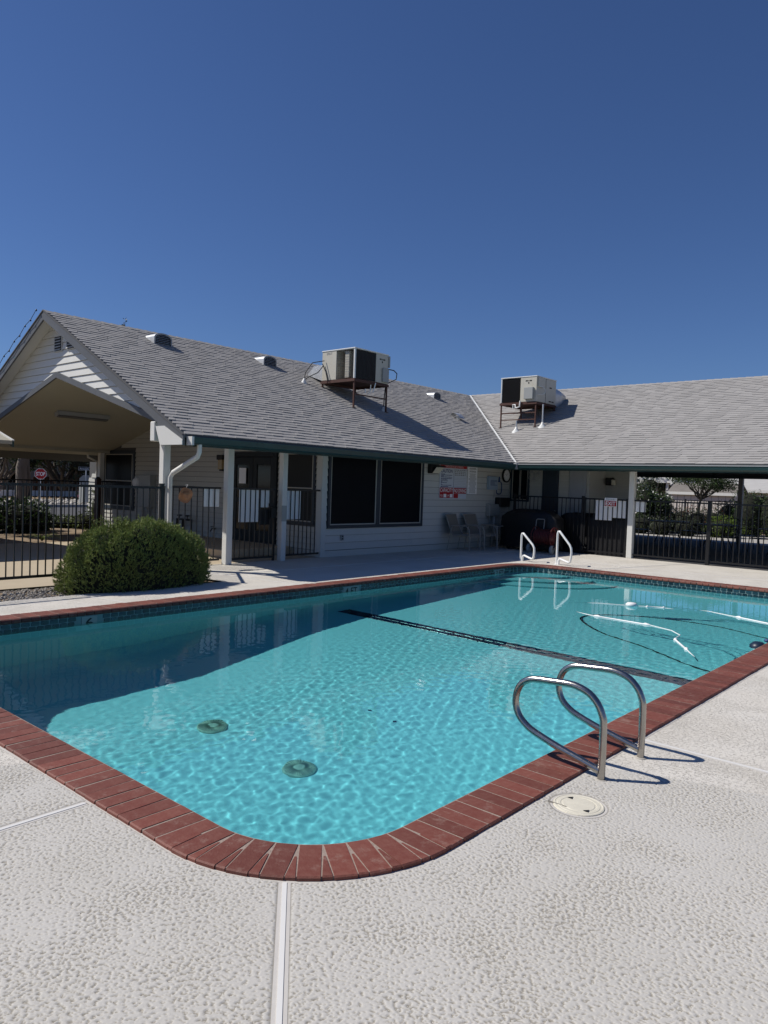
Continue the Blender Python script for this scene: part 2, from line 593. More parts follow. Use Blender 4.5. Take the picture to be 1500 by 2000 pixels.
def text(parent, s, centre, size, m, face, width=None, name='lettering', bold=0.0):
    """flat lettering, centred, cap height = size"""
    cu = bpy.data.curves.new(name, 'FONT')
    cu.body = s
    cu.size = 1.0
    cu.align_x = 'CENTER'
    cu.align_y = 'CENTER'
    cu.extrude = 0.0
    cu.offset = bold
    cu.materials.append(m)
    t = bpy.data.objects.new(name, cu)
    COL.objects.link(t)
    bpy.context.view_layer.update()
    d = t.dimensions.copy()
    sx = sy = size / max(d.y / max(1, s.count('\n') + 1) if '\n' in s else d.y, 1e-3)
    if width:
        sx = width / max(d.x, 1e-3)
    R = FACE[face] if isinstance(face, str) else face
    me = bpy.data.meshes.new_from_object(t)
    bpy.data.objects.remove(t)
    base = Vector(WL[parent.name]) if parent else Vector((0, 0, 0))
    xs = [v.co.y for v in me.vertices]
    cy = (max(xs) + min(xs)) / 2 if xs else 0
    for v in me.vertices:
        v.co = R @ Vector((v.co.x * sx, (v.co.y - cy) * sy, 0)) + Vector(centre) - base
    o = bpy.data.objects.new(name, me)
    COL.objects.link(o)
    if parent:
        o.parent = parent
    WL[o.name] = tuple(base)
    return o


def sheet(name, poly, z, m, kind='structure', parent=None, holes=()):
    loops = [[Vector((p[0], p[1], 0)) for p in poly]] + [[Vector((p[0], p[1], 0)) for p in h] for h in holes]
    tri = tessellate_polygon(loops)
    flat = [v for l in loops for v in l]
    V = [(v.x, v.y, z) for v in flat]
    F = []
    for t in tri:
        a, b, c = (flat[i] for i in t)
        F.append(t if (b - a).cross(c - a).z > 0 else t[::-1])
    mb = MB().add(V, F)
    o = mb.build(name, m, parent)
    if kind:
        o['kind'] = kind
    return o


def strip_box(a, b, w, z0, z1):
    """long thin box on the ground from a to b"""
    a, b = Vector((a[0], a[1], 0)), Vector((b[0], b[1], 0))
    d = (b - a).normalized()
    n = Vector((-d.y, d.x, 0)) * w / 2
    P = [a - n, b - n, b + n, a + n]
    V = [(p.x, p.y, z0) for p in P] + [(p.x, p.y, z1) for p in P]
    return V, [(0, 3, 2, 1), (4, 5, 6, 7), (0, 1, 5, 4), (1, 2, 6, 5), (2, 3, 7, 6), (3, 0, 4, 7)]


# ------------------------------------------------------------------ ground
PX0, PX1, PY0, PY1 = -7.765, -2.01, 1.937, 13.29      # pool walls
PR = 0.55
CW = 0.262                                            # coping width
WZ = -0.115


def rrect(off, n=14):
    """rounded pool outline pushed out by off, counter-clockwise, with inward normals"""
    r = PR + off
    pts = []
    for cx, cy, a0 in ((PX1 - PR, PY0 + PR, -PI / 2), (PX1 - PR, PY1 - PR, 0), (PX0 + PR, PY1 - PR, PI / 2), (PX0 + PR, PY0 + PR, PI)):
        for k in range(n + 1):
            a = a0 + PI / 2 * k / n
            pts.append((cx + r * math.cos(a), cy + r * math.sin(a)))
    return pts


pool_hole = rrect(0.06)
sheet('ground', [(-260, -160), (200, -160), (200, 300), (-260, 300)], -0.10, M_DIRT, holes=[rrect(0.1)])
deck_poly = [(-9.0, -9), (12, -9), (12, 17.0), (-10.9, 17.0), (-10.9, 10.5), (-10.95, 10.5), (-10.95, 6.72), (-9.0, 6.72)]
deck = sheet('pool_deck', deck_poly, 0.0, M_DECK, holes=[rrect(CW - 0.012)])
for a, b in (((-2.043, 1.844), (-0.2, 0.16)), ((-3.2, 1.654), (-3.2, -4)), ((-1.735, 4.465), (4, 4.40)), ((-9.0, 4.47), (-8.05, 4.66)), ((-9.9, 7.2), (-8.1, 7.42)), ((-9.62, 7.2), (-9.62, 16.9)), ((-10.6, 12.2), (-8.1, 12.2)), ((-7.9, 14.95), (6, 14.93)), ((-6.48, 13.62), (-5.75, 16.9)), ((-1.735, 9.6), (4, 9.55)), ((-2.9, 13.6), (-2.9, 16.9))):
    V, F = strip_box(a, b, 0.046, -0.002, 0.0018)
    MB().add(V, F).build('joint_border', M_BORDER, deck)
    V, F = strip_box(a, b, 0.017, -0.002, 0.0042)
    MB().add(V, F).build('joint_strip', mat('white joint strip', (0.70, 0.69, 0.66), 0.5), deck)
o_ = sheet('trowelled_edge', rrect(CW + .016), 0.0015, M_BORDER, kind=None, parent=deck, holes=[rrect(CW - .012)])
# trowelled relief of the deck coat close to the camera, as real geometry
def field(shape, dxy, lo, hi, seed):
    """smooth random field holding only wavelengths lo..hi metres"""
    r = np.random.default_rng(seed)
    f = np.fft.rfft2(r.normal(size=shape))
    ky = np.fft.fftfreq(shape[0], dxy)[:, None]
    kx = np.fft.rfftfreq(shape[1], dxy)[None]
    kk = np.hypot(kx, ky)
    w = np.where((kk > 1 / hi) & (kk < 1 / lo), 1 / np.maximum(kk, 1e-6) ** .9, 0)
    g_ = np.fft.irfft2(f * w, s=shape)
    return g_ / g_.std()


RD = 0.0040
rx, ry = np.arange(-4.3, 1.0, RD), np.arange(-0.2, 4.9, RD)
RX, RY = np.meshgrid(rx, ry)
fa = field(RX.shape, RD, .0078, .040, 11)
fb = field(RX.shape, RD, .0088, .02, 12)
fp = field(RX.shape, RD, .25, 1.5, 13)
pl_ = np.clip((fa + .24 * fp + .78) / .15, 0, 1)
pl_ = pl_ * pl_ * (3 - 2 * pl_)
RZ = .0037 * pl_ + .0006 * fb * (1 - .6 * pl_)
# distance to the pool outline (rounded rectangle), the joints and the lid
qx = np.abs(RX - (PX0 + PX1) / 2) - ((PX1 - PX0) / 2 - PR)
qy = np.abs(RY - (PY0 + PY1) / 2) - ((PY1 - PY0) / 2 - PR)
dpool = np.hypot(np.maximum(qx, 0), np.maximum(qy, 0)) + np.minimum(np.maximum(qx, qy), 0) - PR - CW


def seg_d(a, b):
    ax, ay = a
    ux, uy = b[0] - ax, b[1] - ay
    t = np.clip(((RX - ax) * ux + (RY - ay) * uy) / (ux * ux + uy * uy), 0, 1)
    return np.hypot(RX - ax - t * ux, RY - ay - t * uy)


dj = np.minimum(np.minimum(seg_d((-2.043, 1.844), (-.2, .16)), seg_d((-3.2, 1.654), (-3.2, -4))), seg_d((-1.735, 4.465), (4, 4.40)))
dl = np.hypot(RX + 1.572, RY - 3.289) - .15
dr = np.minimum(np.hypot(RX + 1.637, RY - 3.674), np.hypot(RX + 1.62, RY - 4.152)) - .02
near = np.minimum(np.minimum(dpool - .004, dj - .023), np.minimum(dl + .014, dr))
RZ = RZ * np.clip(near / .010, 0, 1) + .0006
rr = np.hypot(RX, RY)
ang = np.arctan2(RX, RY)
ok = (dpool > -.005) & (rr > .55) & (rr < 4.2) & (ang > -1.42) & (ang < .14)
ii = np.arange(RX.size).reshape(RX.shape)
okq = ok[:-1, :-1] & ok[:-1, 1:] & ok[1:, 1:] & ok[1:, :-1]
F = np.stack([ii[:-1, :-1], ii[:-1, 1:], ii[1:, 1:], ii[1:, :-1]], -1)[okq]
u_, inv = np.unique(F, return_inverse=True)
V = np.stack([RX, RY, RZ], -1).reshape(-1, 3)[u_]
arr_obj('deck_relief', V, inv.reshape(F.shape), M_DECKN, deck, smooth=True)
sheet('walkway', [(-16.4, -9), (-9.95, -9), (-9.95, 6.72), (-10.95, 6.72), (-10.95, 10.5), (-16.4, 10.5)], -0.002, M_TAN)
sheet('planter_bed', [(-9.95, -9), (-9.0, -9), (-9.0, 6.72), (-9.95, 6.72)], -0.03, M_DIRT)
sheet('garden_bed', [(-24.9, -30), (-16.4, -30), (-16.4, 40), (-24.9, 40)], -0.03, M_DIRT)
sheet('street', [(-36.0, -160), (-25.3, -160), (-25.3, 280), (-36.0, 280)], -0.09, M_ASPH)
mb = MB()
mb.box((-25.3, -100, -0.2), (-24.9, 200, 0.03))
mb.box((-36.4, -100, -0.2), (-36.0, 200, 0.05))
mb.build('street_kerb', M_CONC)['kind'] = 'structure'
sheet('rock_bed_soil', [(-43, -60), (-36.4, -60), (-36.4, 90), (-43, 90)], 0.0, M_CONC)
sheet('patio_slab', [(-11.0, 17.0), (12, 17.0), (12, 33.5), (-14, 33.5), (-14, 26.0), (-11.0, 26.0)], -0.002, M_CONC)

sheet('breezeway_shade_floor', [(-8.0, 17.06), (12, 17.06), (12, 26.3), (-11.4, 26.3)], 0.002, mat('shade darkened concrete', (0.10, 0.10, 0.105), 0.8, var=0.5, vscale=1.5))  # darker sheet over the slab, painting in the deep shade under the roof
# stones: small gravel in the planter, river rock across the street
ICO_V = np.array([(0, 0, 1), (.9, 0, .2), (.3, .85, .1), (-.7, .5, .15), (-.75, -.5, .1), (.25, -.85, .2), (0, 0, -.8)])
ICO_F = np.array([(0, 1, 2), (0, 2, 3), (0, 3, 4), (0, 4, 5), (0, 5, 1), (6, 2, 1), (6, 3, 2), (6, 4, 3), (6, 5, 4), (6, 1, 5)])


def stones(name, m, xr, yr, z, n, s0, s1, label):
    c = np.stack([rng.uniform(*xr, n), rng.uniform(*yr, n), np.full(n, z)], 1)
    s = rng.uniform(s0, s1, (n, 1, 1)) * rng.uniform(.6, 1.3, (n, 1, 3)) * np.array([1, 1, .65])
    a = rng.uniform(0, 2 * PI, n)
    R = np.zeros((n, 3, 3))
    R[:, 0, 0] = np.cos(a); R[:, 0, 1] = -np.sin(a); R[:, 1, 0] = np.sin(a); R[:, 1, 1] = np.cos(a); R[:, 2, 2] = 1
    v = np.einsum('nij,nkj->nki', R, ICO_V[None] * s) + c[:, None] + np.array([0, 0, 1]) * s[..., 2:].max(2, keepdims=True) * .4
    f = ICO_F[None] + (np.arange(n) * len(ICO_V))[:, None, None]
    o = arr_obj(name, v.reshape(-1, 3), f.reshape(-1, 3), m)
    return tag(o, label, 'gravel', kind='stuff')


stones('gravel', M_GRAVEL, (-9.93, -9.02), (1.0, 5.2), -0.03, 5200, 0.009, 0.024, 'loose grey gravel strip between the tan walkway and the pool deck')
stones('river_rock', M_STONE, (-42.5, -36.6), (6, 32), 0.0, 2600, 0.06, 0.17, 'pale river rocks along the far side of the street')

# ------------------------------------------------------------------ pool
pool = thing('swimming_pool', 'rectangular blue swimming pool with rounded corners and red brick coping', None, (0, 0, 0), kind='structure')


def floor_z(y):
    return float(np.interp(y, [1.9, 4.6, 5.2, 6.6, 7.75, 9.2, 11.3, 13.4], [-1.82, -1.80, -1.70, -1.42, -1.27, -1.17, -0.99, -0.92]))


# floor grid with coved edges + curved walls
nx, ny = 24, 60
gx = np.linspace(PX0 - .02, PX1 + .02, nx)
gy = np.linspace(PY0 - .02, PY1 + .02, ny)


def cove(x, y):
    d = min(x - PX0, PX1 - x, y - PY0, PY1 - y)
    r = 0.30
    return 0 if d > r else r - math.sqrt(max(r * r - (r - max(d, 0)) ** 2, 0))


gx = np.unique(np.concatenate([gx, PX0 + np.linspace(0, .3, 9), PX1 - np.linspace(0, .3, 9)]))
gy = np.unique(np.concatenate([gy, PY0 + np.linspace(0, .3, 9), PY1 - np.linspace(0, .3, 9)]))
V = [(x, y, floor_z(y) + cove(x, y)) for y in gy for x in gx]
nX = len(gx)
F = [(j * nX + i, j * nX + i + 1, (j + 1) * nX + i + 1, (j + 1) * nX + i) for j in range(len(gy) - 1) for i in range(nX - 1)]
mb = MB().add(V, F, True)
ol = rrect(0.0)
n = len(ol)
V = [(p[0], p[1], -0.225) for p in ol] + [(p[0], p[1], floor_z(p[1]) - .03) for p in ol]
mb.add(V, [(i, n + i, n + (i + 1) % n, (i + 1) % n) for i in range(n)])
shell = mb.build('pool_shell', M_PLASTER, pool)
# grout band behind the waterline tiles, and the bed under the coping
V = [(p[0], p[1], -0.035) for p in ol] + [(p[0], p[1], -0.225) for p in ol]
band = MB().add(V, [(i, n + i, n + (i + 1) % n, (i + 1) % n) for i in range(n)]).build('grout_band', M_GROUT, pool)
oi_, oo = rrect(0.004), rrect(CW - 0.006)
V = [(p[0], p[1], 0.0162) for p in oi_] + [(p[0], p[1], 0.0162) for p in oo] + [(p[0], p[1], -0.045) for p in oi_] + [(p[0], p[1], -0.03) for p in oo]
F = []
for i in range(n):
    j = (i + 1) % n
    F += [(i, n + i, n + j, j), (i, j, 2 * n + j, 2 * n + i), (n + i, 3 * n + i, 3 * n + j, n + j)]
MB().add(V, F).build('mortar_bed', M_MORTAR, pool)

# coping bricks, each laid across the pool edge (local +x points away from the water)
BW, PITCH = 0.0895, 0.0985


def brick_mesh(w0, w1, L0=-0.012, L1=CW):
    prof = [(L0 + .014, -.034), (L0, -.022), (L0, -.006), (L0 + .006, .008), (L0 + .02, .0175), (L0 + .05, .0185), (L1 - .006, .0185), (L1, .013), (L1, -.034)]
    m_ = MB()
    k = len(prof)
    V = []
    for s in (-1, 1):
        for (x, z) in prof:
            t = (x - L0) / (L1 - L0)
            V.append((x, s * (w0 + (w1 - w0) * t) / 2, z))
    F = [tuple(range(k)), tuple(range(2 * k - 1, k - 1, -1))]
    for i in range(k):
        F.append((i, k + i, k + (i + 1) % k, (i + 1) % k))
    m_.add(V, F)
    me = bpy.data.meshes.new('brick')
    me.from_pydata(m_.v, [], m_.f)
    me.materials.append(M_BRICK)
    return me


BRICKS = []          # (x, y, angle, mesh)
BM = [brick_mesh(BW * s, BW * s) for s in (1.0, 0.985, 1.012)]
WEDGE = brick_mesh(0.004, 0.040, L0=0.085, L1=CW - .002)


def run(a, b, ang):
    a, b = Vector(a), Vector(b)
    k = round((b - a).length / PITCH)
    for i in range(k):
        p = a + (b - a) * ((i + .5) / k)
        BRICKS.append((p.x + random.uniform(-.0015, .0015), p.y + random.uniform(-.0015, .0015), ang + random.uniform(-.012, .012), random.choice(BM)))


run((PX0 + PR, PY0), (PX1 - PR, PY0), -PI / 2)
run((PX1, PY0 + PR), (PX1, PY1 - PR), 0)
run((PX0 + PR, PY1), (PX1 - PR, PY1), PI / 2)
run((PX0, PY0 + PR), (PX0, PY1 - PR), PI)
for cx, cy, a0 in ((PX1 - PR, PY0 + PR, -PI / 2), (PX1 - PR, PY1 - PR, 0), (PX0 + PR, PY1 - PR, PI / 2), (PX0 + PR, PY0 + PR, PI)):
    k = 9
    for i in range(k):
        a = a0 + PI / 2 * (i + .5) / k
        BRICKS.append((cx + PR * math.cos(a), cy + PR * math.sin(a), a + random.uniform(-.015, .015), BM[0]))
    for i in range(k + 1):
        if True:
            a = a0 + PI / 2 * i / k
            BRICKS.append((cx + PR * math.cos(a), cy + PR * math.sin(a), a, WEDGE))
BRICKS.sort(key=lambda t: t[0] ** 2 + t[1] ** 2)
rest = MB()
for i, (x, y, a, me) in enumerate(BRICKS):
    if i < 300:
        inst('brick', me, pool, (x, y, random.uniform(-.001, .001)), (random.uniform(-.006, .006), random.uniform(-.006, .006), a))
    else:
        ca, sa = math.cos(a), math.sin(a)
        rest.add([(x + v.co.x * ca - v.co.y * sa, y + v.co.x * sa + v.co.y * ca, v.co.z) for v in me.vertices], [tuple(p.vertices) for p in me.polygons])
rest.build('coping_bricks', M_BRICK, pool)['kind'] = 'stuff'

# waterline tiles: three courses of small glazed tiles, proud of the grout
TILES = []
PITCHT = 0.0985
marks = [(PX0, 4.01), (PX0, 8.18), (PX0, 12.35)]


def tile_mesh(w, h):
    c = .008
    m_ = MB()
    o = [(-w / 2 + c, -h / 2), (w / 2 - c, -h / 2), (w / 2, -h / 2 + c), (w / 2, h / 2 - c), (w / 2 - c, h / 2), (-w / 2 + c, h / 2), (-w / 2, h / 2 - c), (-w / 2, -h / 2 + c)]
    V = [(0.0, p[0], p[1]) for p in o] + [(0.004, p[0] * .94, p[1] * .88) for p in o]
    F = [tuple(range(8, 16))] + [(i, (i + 1) % 8, 8 + (i + 1) % 8, 8 + i) for i in range(8)]
    m_.add(V, F)
    me = bpy.data.meshes.new('tile')
    me.from_pydata(m_.v, [], m_.f)
    me.materials.append(M_TILE)
    return me


TM = [tile_mesh(.088, .042), tile_mesh(.074, .040), tile_mesh(.060, .040)]
olp = rrect(0.0, 8)
per = []
for i in range(len(olp)):
    a, b = Vector(olp[i]), Vector(olp[(i + 1) % len(olp)])
    if (b - a).length < 1e-6:
        continue
    per.append((a, b))
for row, (zc, pt) in enumerate(((-0.060, .0985), (-0.108, .083), (-0.154, .069), (-0.199, .083))):
    rowm = TM[(0, 1, 2, 1)[row]]
    s_off = row * .045
    for a, b in per:
        L_ = (b - a).length
        d = (b - a) / L_
        k = max(1, round(L_ / pt))
        for i in range(k):
            t = ((i + .5) / k) * L_ + (s_off if k > 3 else 0)
            if t > L_ - .03 and k > 3:
                continue
            p = a + d * t
            nrm = Vector((-d.y, d.x))
            if any(abs(p.x - mx_) < .02 and abs(p.y - my_) < .19 for mx_, my_ in marks):
                continue
            TILES.append((p.x, p.y, zc, math.atan2(nrm.y, nrm.x), rowm))


def vis(t):
    x, y = t[0], t[1]
    far_side = x < PX0 + .6 or y > PY1 - .6
    return (0 if far_side else 1, x * x + y * y + (t[2] < -.14) * 60)


TILES.sort(key=vis)
rest = MB()
for i, (x, y, z, a, me) in enumerate(TILES):
    if i < 300:
        inst('tile', me, pool, (x, y, z), (0, 0, a))
    else:
        ca, sa = math.cos(a), math.sin(a)
        rest.add([(x + v.co.x * ca - v.co.y * sa, y + v.co.x * sa + v.co.y * ca, z + v.co.z) for v in me.vertices], [tuple(p.vertices) for p in me.polygons])
rest.build('waterline_tiles', M_TILE, pool)['kind'] = 'stuff'
for (x, y), s in zip(marks, ('6', '4 FT', '3 FT')):
    hw = .09 if s == '6' else .17
    dm = MB().bbox((x, y - hw, -.19), (x + .007, y + hw, -.042), .003).build('depth_marker', M_METER, pool)
    text(dm, s, (x + .0085, y, -.112), .105, M_INK, '+x', width=.09 if s == '6' else .26, bold=.012)

# lane tiles on the slope break, steps, drains, fittings
lm = tile_mesh(.149, .119)
lm.materials.clear()
lm.materials.append(M_NAVY)
sl_ = math.atan2(floor_z(7.9) - floor_z(7.6), .3)
V = [(x, y, floor_z(y) + .002) for x in (-7.42 - .075, -7.42 + 32.5 * .152) for y in (7.63, 7.75, 7.872)]
MB().add(V, [(0, 3, 4, 1), (1, 4, 5, 2)]).build('lane_bed', mat('dark lane grout', (.03, .045, .09), .8), pool)
for i in range(33):
    for j in range(2):
        y = 7.69 + j * .122
        inst('lane_tile', lm, pool, (-7.42 + i * .152, y, floor_z(y) + .004), (0, -PI / 2, PI / 2))
for k, (r, z) in enumerate(((1.75, -.80), (1.30, -.56), (.85, -.32))):
    m_ = MB()
    arc = [(PX0, PY1)] + [(PX0 + r * math.sin(a) * 1.15, PY1 - r * math.cos(a)) for a in np.linspace(0, PI / 2, 22)]
    m_.prism(arc, 'z', -1.05, z)
    m_.build('pool_step', M_PLASTER, pool)
for (x, y) in ((-5.36, 3.93), (-4.26, 3.96)):
    z = floor_z(y)
    d_ = MB()
    d_.lathe([(.135, z), (.135, z + .02), (.12, z + .035), (.035, z + .045), (.0, z + .045)], (x, y, 0), 40, smooth=False)
    dc = d_.build('drain_cover', M_DRAIN, pool)
    sl2 = MB()
    for k in range(36):
        a = 2 * PI * k / 36
        R = Matrix.Rotation(a, 3, 'Z')
        P = [R @ Vector(q) for q in ((.045, -.0028, .046), (.125, -.0038, .033), (.125, .0038, .033), (.045, .0028, .046))]
        sl2.add([(x + p.x, y + p.y, z + p.z + .003) for p in P], [(0, 1, 2, 3)])
    sl2.build('slot', mat('drain slot', (.14, .18, .13), .8), dc).cycles.is_caustics_receiver = True
f_ = MB()
f_.lathe([(.0, .03), (.03, .03), (.035, .0), (.05, .0), (.05, -.005)], (PX0, 6.78, -.21), 14, axis='x')
f_.build('wall_fitting', M_PLAST, pool)
for o in list(pool.children):
    if o.type == 'MESH':
        o.cycles.is_caustics_receiver = True

# water surface with fine ripples (real relief)
RIPPLE = 0.40
dx = 0.0118
wx = np.arange(PX0 - .03, PX1 + .03 + dx, dx)
wy = np.arange(PY0 - .03, PY1 + .03 + dx, dx)
X, Y = np.meshgrid(wx, wy)
Z = np.zeros_like(X)
CUR = np.zeros_like(X)
for k in range(64):
    lam = float(np.exp(rng.uniform(math.log(.042), math.log(.17))))
    th = rng.uniform(0, 2 * PI)
    q = 2 * PI / lam
    amp = (lam / .2) ** 1.75
    ph = rng.uniform(0, 2 * PI)
    w_ = amp * np.sin(q * (X * math.cos(th) + Y * math.sin(th)) + ph + 1.2 * np.sin(X * rng.uniform(.5, 3) + Y * rng.uniform(.5, 3) + ph))
    Z += w_
    CUR += q * q * w_
Z *= RIPPLE / float(np.std(CUR))          # root-mean-square curvature in 1/m
calm = 1.0 - .75 * np.clip((Y - 8.0) / 4.0, 0, 1) * np.clip((-3.0 - X) / 3 + .5, 0, 1)
calm *= np.clip(1 - .75 * np.clip((-6.3 - X) / .8, 0, 1), .25, 1)
Z = WZ + Z * calm
nX = len(wx)
idx = np.arange(X.size).reshape(X.shape)
F = np.stack([idx[:-1, :-1], idx[:-1, 1:], idx[1:, 1:], idx[1:, :-1]], -1).reshape(-1, 4)
water = arr_obj('pool_water', np.stack([X, Y, Z], -1).reshape(-1, 3), F, M_WATER, smooth=True)
water['kind'] = 'structure'
water.cycles.is_caustics_caster = True

# ------------------------------------------------------------------ clubhouse
XE, YE, ZE, SL = -9.95, 16.36, 2.20, 0.5146
XR, YR = XE - 4.89, YE + 4.89           # ridges
ZR = ZE + SL * 4.89
COSR, SINR = 1 / math.hypot(1, SL), SL / math.hypot(1, SL)
XFAR = 3.2                              # east end of the right wing


def zl(x):
    return ZE + SL * (XE - x)


def zr(y):
    return ZE + SL * (y - YE)


club = thing('clubhouse', 'single storey clubhouse with grey shingled L shaped roof and pale lap siding behind the pool', 'building', (-10.9, 10.54, 0))


def lap_wall(wall, origin, udir, ndir, u0, u1, z0, z1, ex, holes, m, clip=None):
    """overlapping boards as separate parts; holes = (u0,u1,z0,z1); clip(zmid)->list of (a,b) allowed spans"""
    o, ud, nd = Vector(origin), Vector(udir), Vector(ndir)
    z = z0
    while z < z1 - .01:
        zt = min(z + ex, z1)
        spans = [(u0, u1)] if clip is None else clip(z, zt)
        for h in holes:
            if h[2] < zt - .02 and h[3] > z + .02:
                ns = []
                for a, b in spans:
                    if h[0] > a:
                        ns.append((a, min(b, h[0])))
                    if h[1] < b:
                        ns.append((max(a, h[1]), b))
                spans = [q for q in ns if q[1] - q[0] > .01]
        if clip is None or len(spans[0]) == 2 if spans else False:
            ns = []
            for sp in spans:
                if sp[1] - sp[0] > 2.9:
                    c_ = sp[0] + (sp[1] - sp[0]) * random.uniform(.3, .7)
                    ns += [(sp[0], c_ - .0015), (c_ + .0015, sp[1])]
                else:
                    ns.append(sp)
            spans = ns
        for sp in spans:
            a0, b0 = sp[0], sp[1]
            a1, b1 = (sp[2], sp[3]) if len(sp) > 2 else (a0, b0)
            P = []
            for dep_b, dep_t in ((-.006, -.006), (.025, .004)):
                P += [(a0, z + .007, dep_b), (b0, z + .007, dep_b), (b1, zt, dep_t), (a1, zt, dep_t)]
            V = [tuple(o + ud * u + nd * d + Vector((0, 0, zz))) for u, zz, d in P]
            fl = ud.cross(Vector((0, 0, 1))).dot(nd) > 0
            F = [(4, 5, 6, 7), (0, 1, 5, 4), (1, 2, 6, 5), (3, 0, 4, 7), (2, 3, 7, 6)]
            MB().add(V, F if fl else [f[::-1] for f in F]).build('siding_board', m, wall)
        z = zt


def quad(name, pts, m, parent):
    return MB().add(pts, [tuple(range(len(pts)))]).build(name, m, parent)


# --- pool-side wall (faces +x)
w = MB().box((-11.1, 10.56, 0.0), (-10.92, 17.68, 2.42)).build('wall', M_UNDER, club)  # backing coloured dark to draw the shadow gaps between boards
lap_wall(w, (-10.915, 0, 0), (0, 1, 0), (1, 0, 0), 10.66, 17.66, .13, 2.4, .153, [(10.68, 13.84, .575, 2.18)], M_SIDE)
MB().box((-10.92, 10.64, 0.0), (-10.893, 17.66, .125)).build('base_board', M_SIDE, w)
MB().bbox((-11.05, 10.515, 0.0), (-10.885, 10.655, 2.4), .004).build('corner_board', M_SIDE, club)


def window(u0, u1, z0, z1, plane, face, panes, frame_m, glass_m, bar=None, fw=.07, lw=.025):
    """screened window: dark frame, beige screen frames and screens as sub-parts"""
    def P(u, z, d):
        return (plane + d, u, z) if face == '+x' else (u, plane - d, z)

    def bx(mb, ua, ub, za, zb, da, db):
        a, b = P(ua, za, da), P(ub, zb, db)
        mb.bbox(tuple(min(p, q) for p, q in zip(a, b)), tuple(max(p, q) for p, q in zip(a, b)), .004)
    f = MB()
    for q in ((u0, u1, z0, z0 + fw), (u0, u1, z1 - fw, z1), (u0, u0 + fw, z0 + fw, z1 - fw), (u1 - fw, u1, z0 + fw, z1 - fw)):
        bx(f, *q, -.03, .03)
    for i in range(len(panes) - 1):
        bx(f, panes[i][1], panes[i + 1][0], z0 + fw, z1 - fw, -.03, .028)
    fo = f.build('window', frame_m, club)
    for a, b in panes:
        m_ = MB()
        for q in ((a, b, z0 + fw, z0 + fw + lw), (a, b, z1 - fw - lw, z1 - fw), (a, a + lw, z0 + fw + lw, z1 - fw - lw), (b - lw, b, z0 + fw + lw, z1 - fw - lw)):
            bx(m_, *q, -.01, .02)
        if bar:
            bx(m_, a + lw, b - lw, bar - lw / 2, bar + lw / 2, -.01, .018)
        m_.build('screen_frame', M_LINE, fo)
        g = MB()
        bx(g, a + lw * .8, b - lw * .8, z0 + fw + lw * .8, z1 - fw - lw * .8, -.01, .006)
        g.build('screen', glass_m, fo)
    return fo


window(10.69, 13.83, .585, 2.17, -10.90, '+x', ((10.76, 12.17), (12.30, 13.76)), M_DKTRIM, M_SCREEN)

# --- porch wall (faces -y)
w = MB().prism([(-20.6, 0), (-11.06, 0), (-11.06, 2.5), (-12.2, 3.2), (-17.6, 3.2), (-20.6, 2.0)], 'y', 10.56, 10.72).build('wall', M_UNDER, club)  # dark backing here too, so the lap gaps read as shadow lines
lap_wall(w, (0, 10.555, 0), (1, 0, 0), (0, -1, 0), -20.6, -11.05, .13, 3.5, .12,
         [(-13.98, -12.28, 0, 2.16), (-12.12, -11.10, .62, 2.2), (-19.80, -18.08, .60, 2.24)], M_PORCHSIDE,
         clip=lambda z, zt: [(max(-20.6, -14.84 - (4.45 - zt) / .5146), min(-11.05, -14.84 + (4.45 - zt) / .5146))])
MB().box((-20.6, 10.53, 0.0), (-11.05, 10.56, .125)).build('base_board', M_PORCHSIDE, w)
window(-12.10, -11.11, .64, 2.19, 10.545, '-y', ((-12.03, -11.18),), M_DKTRIM, M_SCREEN2, bar=1.40, fw=.06)
window(-19.78, -18.10, .61, 2.23, 10.545, '-y', ((-19.66, -18.22),), M_DKTRIM, M_SCREEN, bar=1.40, fw=.1)
fr = MB()
fr.bbox((-13.96, 10.50, .16), (-13.86, 10.60, 2.14)).bbox((-12.40, 10.50, .16), (-12.30, 10.60, 2.14)).bbox((-13.86, 10.50, 2.05), (-12.40, 10.60, 2.14))
dfr = fr.build('door_frame', M_DOOR, club)
for x0, x1 in ((-13.855, -13.135), (-13.125, -12.405)):
    d = MB()
    d.bbox((x0, 10.53, .17), (x0 + .13, 10.575, 2.045)).bbox((x1 - .13, 10.53, .17), (x1, 10.575, 2.045))
    d.bbox((x0 + .13, 10.53, 1.88), (x1 - .13, 10.575, 2.045)).bbox((x0 + .13, 10.53, .17), (x1 - .13, 10.575, .42))
    d.bbox((x0 + .13, 10.53, 1.02), (x1 - .13, 10.575, 1.14))
    do = d.build('door', M_DOOR, club)
    MB().box((x0 + .13, 10.55, .42), (x1 - .13, 10.56, 1.02)).box((x0 + .13, 10.55, 1.14), (x1 - .13, 10.56, 1.88)).build('pane', M_GLASS, do)
    hx = x1 - .07 if x0 < -13.5 else x0 + .07
    MB().tube([(hx, 10.53, 1.06), (hx, 10.47, 1.06), (hx + (.09 if hx < -13.13 else -.09), 10.47, 1.06)], .011).build('handle', M_STEEL, do)
MB().bbox((-16.3, 8.75, 0.0), (-11.75, 10.53, .155), .012).build('stoop', M_TAN, club)

